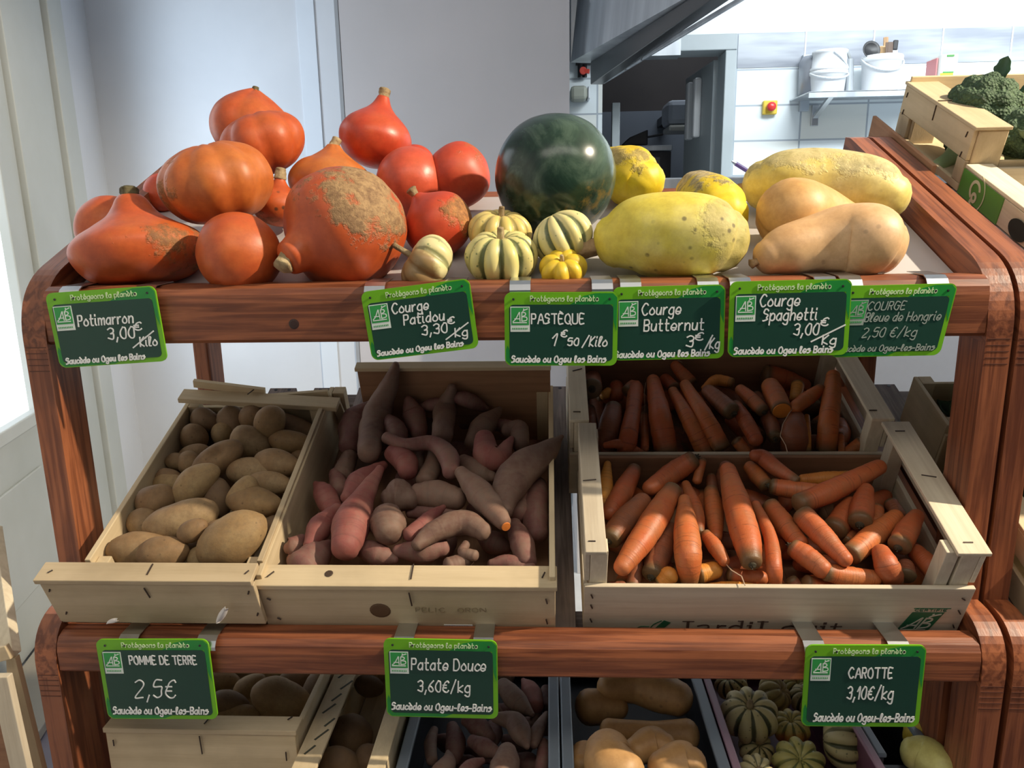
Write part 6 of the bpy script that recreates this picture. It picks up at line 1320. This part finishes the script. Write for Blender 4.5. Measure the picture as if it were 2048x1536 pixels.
def ab_logo(parent, fr2, u, v, s, white=LOGOW, green=LOGOG, band=True, skew=0.0):
    """square logo with the letters AB and a leaf; u, v lower-left corner of the green square, s its side"""
    def quad(u0, v0, u1, v1, o0, o1):
        q = [(u0 + skew * (v0 - v), v0), (u1 + skew * (v0 - v), v0), (u1 + skew * (v1 - v), v1), (u0 + skew * (v1 - v), v1)]; lo = [fr2(*x) for x in q]
        return [p + n_ * o0 for p, n_ in lo] + [p + n_ * o1 for p, n_ in lo], [(3, 2, 1, 0), (4, 5, 6, 7), (0, 1, 5, 4), (1, 2, 6, 5), (2, 3, 7, 6), (3, 0, 4, 7)]
    lg = None
    if band:
        lg = G().add(*quad(u - .05 * s, v - .38 * s, u + 1.05 * s, v + 1.05 * s, 0, .0003)).make('logo', white, parent)
        G().add(*quad(u, v, u + s, v + s, .00035, .0005)).make('logo_green_field', green, lg)
        g = G()
        for k in range(9): g.add(*quad(u + .06 * s + k * .10 * s, v - .25 * s, u + .11 * s + k * .10 * s, v - .15 * s, .00035, .0005))
        g.make('logo_small_print', green, lg)
    else:
        lg = G().add(*quad(u, v, u + s, v + s, 0, .0003)).make('logo', green, parent)
    g = G(); f3 = lambda a, b_: (fr2(u + a * s + skew * b_ * s, v + b_ * s)[0] + fr2(u, v)[1] * .0005, fr2(u, v)[1]); pw = .055
    for st in ([(.10, .20), (.26, .36), (.44, .70), (.47, .72)], [(.47, .72), (.50, .22)], [(.20, .36), (.49, .36)], [(.60, .72), (.60, .22)], [(.60, .72), (.78, .70), (.80, .58), (.62, .48)], [(.62, .48), (.86, .44), (.86, .28), (.60, .22)], [(.66, .78), (.72, .84), (.92, .92)], [(.72, .84), (.70, .92)], [(.10, .14), (.86, .14)]):
        ribbon(g, [np.array(q) for q in st], pw, lambda a, b_: f3(a, b_), .0003)
    g.make('logo_letters', white, lg)
def price_sign(label, corners, Y, lines, clips, ztop, chalk=CHALK, lean=0.0, pen=.0015, tilt_fix=None, shear=0.0):
    (ax, ay), (bx_, by_), (cx, cy), (dx, dy) = corners
    A, B, C, D = [onY(x, y, Y) for x, y in corners]
    c = (A + B + C + D) / 4; ux = nrm((B - A) + (C - D)); uz = nrm((A - D) + (B - C)); W_ = (np.linalg.norm(B - A) + np.linalg.norm(C - D)) / 2; H = (np.linalg.norm(A - D) + np.linalg.norm(B - C)) / 2
    if not shear: uz = nrm(uz - uz.dot(ux) * ux)
    n_ = np.cross(ux, uz); n_ = nrm(n_ if n_ @ BACK > 0 else -n_)
    def fr_at(o):
        return lambda u, v: (c + ux * u + uz * v + n_ * o, n_)
    poly = rrect(W_, H, .008); f0 = fr_at(0)
    ob = G().prism([f0(u, v)[0] for u, v in poly], n_ * .0022).make('price_sign', LIME); prop(ob, label, 'price sign', 'green slate price signs')
    f1 = fr_at(.0023)
    # darker green swoosh at two corners of the border
    g = G(); ins = .0012
    def clipc(pts): return [(min(max(u, -W_ / 2 + ins), W_ / 2 - ins), min(max(v, -H / 2 + ins), H / 2 - ins)) for u, v in pts]
    topv, bw = H / 2, .0075
    a1 = [(W_ * .08, H / 2 - .0135), (W_ * .20, H / 2 - .004), (W_ * .30, H / 2 - ins), (W_ / 2 - .006, H / 2 - ins), (W_ / 2 - ins, H / 2 - .006), (W_ / 2 - ins, -H * .02), (W_ / 2 - .0045, H * .10), (W_ / 2 - .006, H / 2 - .0135)]
    a2 = [(-W_ / 2 + ins, -H * .28), (-W_ / 2 + .003, -H * .22), (-W_ / 2 + .006, -H * .30), (-W_ / 2 + .006, -H / 2 + .0055), (W_ * .10, -H / 2 + .0055), (W_ * .02, -H / 2 + ins), (-W_ / 2 + .006, -H / 2 + ins), (-W_ / 2 + ins, -H / 2 + .006)]
    for pl in (a1, a2): g.prism([f1(u, v)[0] - n_ * .00005 for u, v in pl], n_ * .0002)
    g.make('dark_green_swoosh', MIDG, ob)
    bt = .0135; bh = H - bt - .0055; bc = (-bt + .0055) / 2
    pb = [(u, v + bc) for u, v in rrect(W_ - .0105, bh, .005)]
    bo = G().prism([f1(u, v)[0] for u, v in pb], n_ * .0005).make('slate_board', BOARD, ob)
    f2 = fr_at(.0029)
    g = G(); write(g, 'Protégeons la planète', -W_ * .27, W_ * .33, H / 2 - .0098, .0058, .0009, fr_at(.0026)); g.make('header_lettering', HEAD, ob)
    g = G()
    for u in (-.42, -.245, .315, .425): g.lathe(f2(u * W_, H / 2 - .0075)[0] - n_ * .0004, [(0.0001, .0009), (.0012, .0008), (.0014, 0)], 8, n_)
    g.make('eyelet_holes', DARK, ob)
    ls = .0195; ab_logo(ob, fr_at(.0029), -W_ / 2 + .0075, H / 2 - bt - .003 - ls, ls, LOGOW if chalk is CHALK else FADED)
    g = G()
    for (txt, u0, u1, vb, cap, sl) in lines: write(g, txt, (u0 - .5) * W_, (u1 - .5) * W_, (.5 - vb) * H, cap * H, pen, f2, sl)
    g.make('chalk_writing', chalk, ob)
    for cpx in clips:
        x = onY(cpx, ay, Y)[0]; q = (x - c[0]) / max(ux[0], .1); zt = (c + ux * q + uz * (H / 2))[2]
        hw = .0115; y0 = Y + .0005; prof = [(y0, zt - .016), (y0 - .0003, min(zt + .004, ztop - .008)), (y0 + .004, ztop - .002), (y0 + .011, ztop + .0016), (y0 + .051, ztop + .0022)]
        V, Fc = [], []
        for (yy, zz) in prof:
            for s in (-hw, hw): V += [(x + s, yy, zz), (x + s, yy + .0008, zz - .0010)]
        for i in range(len(prof) - 1):
            b = i * 4; d = b + 4; Fc += [(b, b + 2, d + 2, d), (b + 1, d + 1, d + 3, b + 3), (b, d, d + 1, b + 1), (b + 2, b + 3, d + 3, d + 2)]
        Fc += [(0, 1, 3, 2), (len(V) - 4, len(V) - 2, len(V) - 1, len(V) - 3)]
        mk('clip', V, Fc, STEEL, ob)
    return ob
YU, YL = .850, .780
ORIG = 'Saucède ou Ogeu les Bains'
price_sign('price sign reading Potimarron 3,00 per kilo, hanging under the pumpkins', [(97, 585), (317, 572), (331, 720), (118, 737)], YU - .001, [('Potimarron', .25, .76, .46, .14, .1), ('3,00', .50, .75, .66, .15, .1), ('€', .75, .83, .56, .10, .1), ('/', .72, .88, .77, .16, .6), ('Kilo', .78, .94, .78, .12, .1), (ORIG, .07, .80, .95, .075, .1)], [134, 285], ZR1)
price_sign('tilted price sign reading Courge Patidou 3,30 per kg', [(720, 585), (935, 556), (962, 695), (747, 720)], YU - .001, [('Courge', .26, .60, .36, .14, .1), ('Patidou', .35, .73, .54, .14, .1), ('3,30', .50, .74, .72, .14, .1), ('€', .75, .82, .60, .09, .1), ('/', .72, .90, .80, .16, .6), ('Kg', .80, .92, .80, .12, .1), (ORIG, .06, .86, .94, .075, .1)], [748, 908], ZR1)
price_sign('price sign reading Pastèque 1,50 per kilo, below the watermelon', [(1010, 585), (1237, 583), (1233, 731), (1009, 730)], YU - .004, [('PASTÈQUE', .24, .71, .42, .13, 0), ('1', .41, .46, .72, .16, .25), ('€', .50, .56, .60, .09, .1), ('50', .56, .66, .72, .10, .1), ('/', .69, .74, .73, .13, .2), ('Kilo', .75, .91, .73, .13, .2), (ORIG, .06, .90, .95, .085, .1)], [1040, 1205], ZR1)
price_sign('price sign reading Courge Butternut 3 per kg, tucked behind the watermelon sign', [(1222, 575), (1450, 568), (1447, 716), (1228, 720)], YU + .0015, [('Courge', .26, .61, .38, .15, .1), ('Butternut', .28, .82, .60, .15, .05), ('3', .66, .73, .83, .15, .1), ('€', .74, .82, .74, .10, .1), ('/', .83, .88, .86, .16, .2), ('Kg', .87, .96, .86, .14, .1), (ORIG, .02, .87, .96, .085, .1)], [1262, 1417], ZR1)
price_sign('price sign reading Courge Spaghetti 3,00 per kg, brightest of the row', [(1457, 565), (1697, 556), (1700, 710), (1457, 712)], YU - .004, [('Courge', .25, .58, .33, .15, .1), ('Spaghetti', .28, .73, .52, .15, .1), ('3,00', .54, .75, .72, .15, .1), ('€', .76, .83, .60, .10, .1), ('/', .70, .92, .79, .17, .7), ('Kg', .78, .90, .85, .12, .1), (ORIG, .05, .87, .96, .085, .1)], [1483, 1655], ZR1)
price_sign('faint price sign reading Courge Bleue de Hongrie 2,50, half behind the spaghetti sign', [(1692, 570), (1912, 568), (1880, 708), (1655, 716)], YU + .0015, [('COURGE', .24, .58, .34, .11, .1), ('Bleue de Hongrie', .24, .92, .50, .12, .1), ('2,50 €/kg', .25, .74, .72, .13, .1), ("Saucède ou Ogeu-les-Bains", .04, .93, .92, .085, .1)], [1705, 1877], ZR1, chalk=FADED, pen=.0011, shear=1)
price_sign('price sign reading Pomme de terre 2,5, on the lower rail', [(212, 1277), (431, 1280), (424, 1433), (200, 1435)], YL, [('POMME DE TERRE', .28, .88, .30, .10, 0), ('2,5€', .28, .66, .72, .22, .15), ("Saucède ou Ogeu-les-Bains", .06, .92, .93, .085, .1)], [250, 408], ZR2)
price_sign('price sign reading Patate Douce 3,60 per kg, on the lower rail', [(770, 1275), (996, 1280), (995, 1435), (772, 1430)], YL, [('Patate Douce', .24, .90, .38, .14, .05), ('3,60€/kg', .29, .76, .66, .14, .05), ("Saucède ou Ogeu-les-Bains", .05, .94, .90, .085, .1)], [804, 965], ZR2)
price_sign('price sign reading Carotte 3,10 per kg, on the lower rail', [(1602, 1288), (1840, 1290), (1847, 1450), (1610, 1450)], YL, [('CAROTTE', .37, .74, .39, .12, 0), ('3,10€/kg', .37, .76, .65, .15, .05), ("Saucède ou Ogeu-les-Bains", .10, .95, .93, .095, .1)], [1633, 1805], ZR2)
# printing on the crates
nf = -eY
def panel(fr, v): return lambda u, w_: (fr.p(u, v, w_), nf)
pf = panel(T2, .0037)
def glyph_serif(g, parts, x, y, s):
    for (pts, wd) in parts: ribbon(g, [np.array((x + a * s, y + b_ * s)) for a, b_ in pts], wd * s, pf, .0003)
S_ = .0026
ba = .0000
JL = [  # heavy serif letters: strokes with a width each, unit = S_
 ([([(2.2, 7.6), (2.2, 1.2), (1.2, -.4), (0, -.6)], 1.1), ([(.9, 7.8), (3.6, 7.8)], .5)], 4.4),
 ([([(.4, 4.6), (1.8, 5.3), (3, 4.6), (3, .4)], .8), ([(3, 3.2), (.6, 2.2), (.4, .8), (1.6, .2), (3, 1.2)], .7), ([(3, .4), (3.8, .2)], .6)], 4.6),
 ([([(.8, 5.2), (.8, .2)], .9), ([(.8, 4.0), (1.6, 5.0), (2.6, 5.0)], .8), ([(0, .2), (1.8, .2)], .4)], 3.4),
 ([([(3.2, 8.2), (3.2, .2)], .95), ([(3.2, 4.6), (1.6, 5.2), (.4, 3.8), (.4, 1.6), (1.6, .2), (3.2, 1.0)], .8), ([(2.2, 8.3), (3.2, 8.1)], .5)], 4.6),
 ([([(.8, 5.2), (.8, .2)], .95), ([(.75, 7.2), (.95, 7.2)], 1.2), ([(0, 5.2), (.9, 5.2)], .5), ([(0, .2), (1.7, .2)], .4)], 2.4),
 ([([(1.2, 8.0), (1.2, .2)], 1.1), ([(0, 8.0), (2.5, 8.0)], .5), ([(.2, .2), (4.2, .2), (4.4, 1.6)], .6)], 6.2),
 ([([(2.2, 5.2), (.5, 4.2), (.4, 1.6), (2.2, .2), (4.0, 1.6), (3.9, 4.2), (2.2, 5.2)], .85)], 4.9),
 ([([(.7, 5.2), (.7, 1.2), (1.8, .2), (3.4, 1.2)], .9), ([(3.4, 5.2), (3.4, .2)], .95), ([(0, 5.2), (.8, 5.2)], .4)], 4.6),
 ([([(.8, 5.2), (.8, .2)], .95), ([(.75, 7.2), (.95, 7.2)], 1.2), ([(0, 5.2), (.9, 5.2)], .5)], 2.5),
 ([([(1.1, 7.0), (1.1, .8), (2.2, .2)], .9), ([(0, 5.1), (2.6, 5.1)], .55)], 3),
]
tot = sum(a for _, a in JL); xL0, xL1 = .151, .342; kx = (xL1 - xL0) / tot; g = G(); x = xL0
for parts, adv in JL:
    for (pts, wd) in parts: ribbon(g, [np.array((x + a * kx, ba + b_ * S_)) for a, b_ in pts], wd * .0030, pf, .0003)
    x += adv * kx
g.make('printed_name', INK, cF)
g = G()
for pl in ([(.121, .004), (.130, .002), (.141, .018), (.133, .022)],): g.prism([pf(*q)[0] for q in pl], nf * .0003)
for st in ([(.117, .004), (.121, .014), (.130, .021)], [(.098, .003), (.106, .010), (.116, .010)]): ribbon(g, [np.array(q) for q in st], .0012, pf, .0003)
g.make('green_can_print', GRN, cF)
ab_logo(cF, pf, .403, .004, .036, plain('crate_print_pale', (.50, .50, .40), .7), GRN, band=False, skew=.32)
g = G(); write(g, 'CERTIFIE', .4165, .4525, .0420, .0036, .0006, pf); ribbon(g, [np.array((.415, .0468)), np.array((.4555, .0468))], .0010, pf, .0003); g.make('small_print', GRN, cF)
ps = lambda u, w_: (T2.p(u, -.0064, w_), nf)
g = G(); write(g, 'PELIC   ORON', -.158, -.075, .047, .007, .0006, ps); g.make('faint_stamp', plain('faint_stamp_ink', (.33, .24, .14), .7), cS)
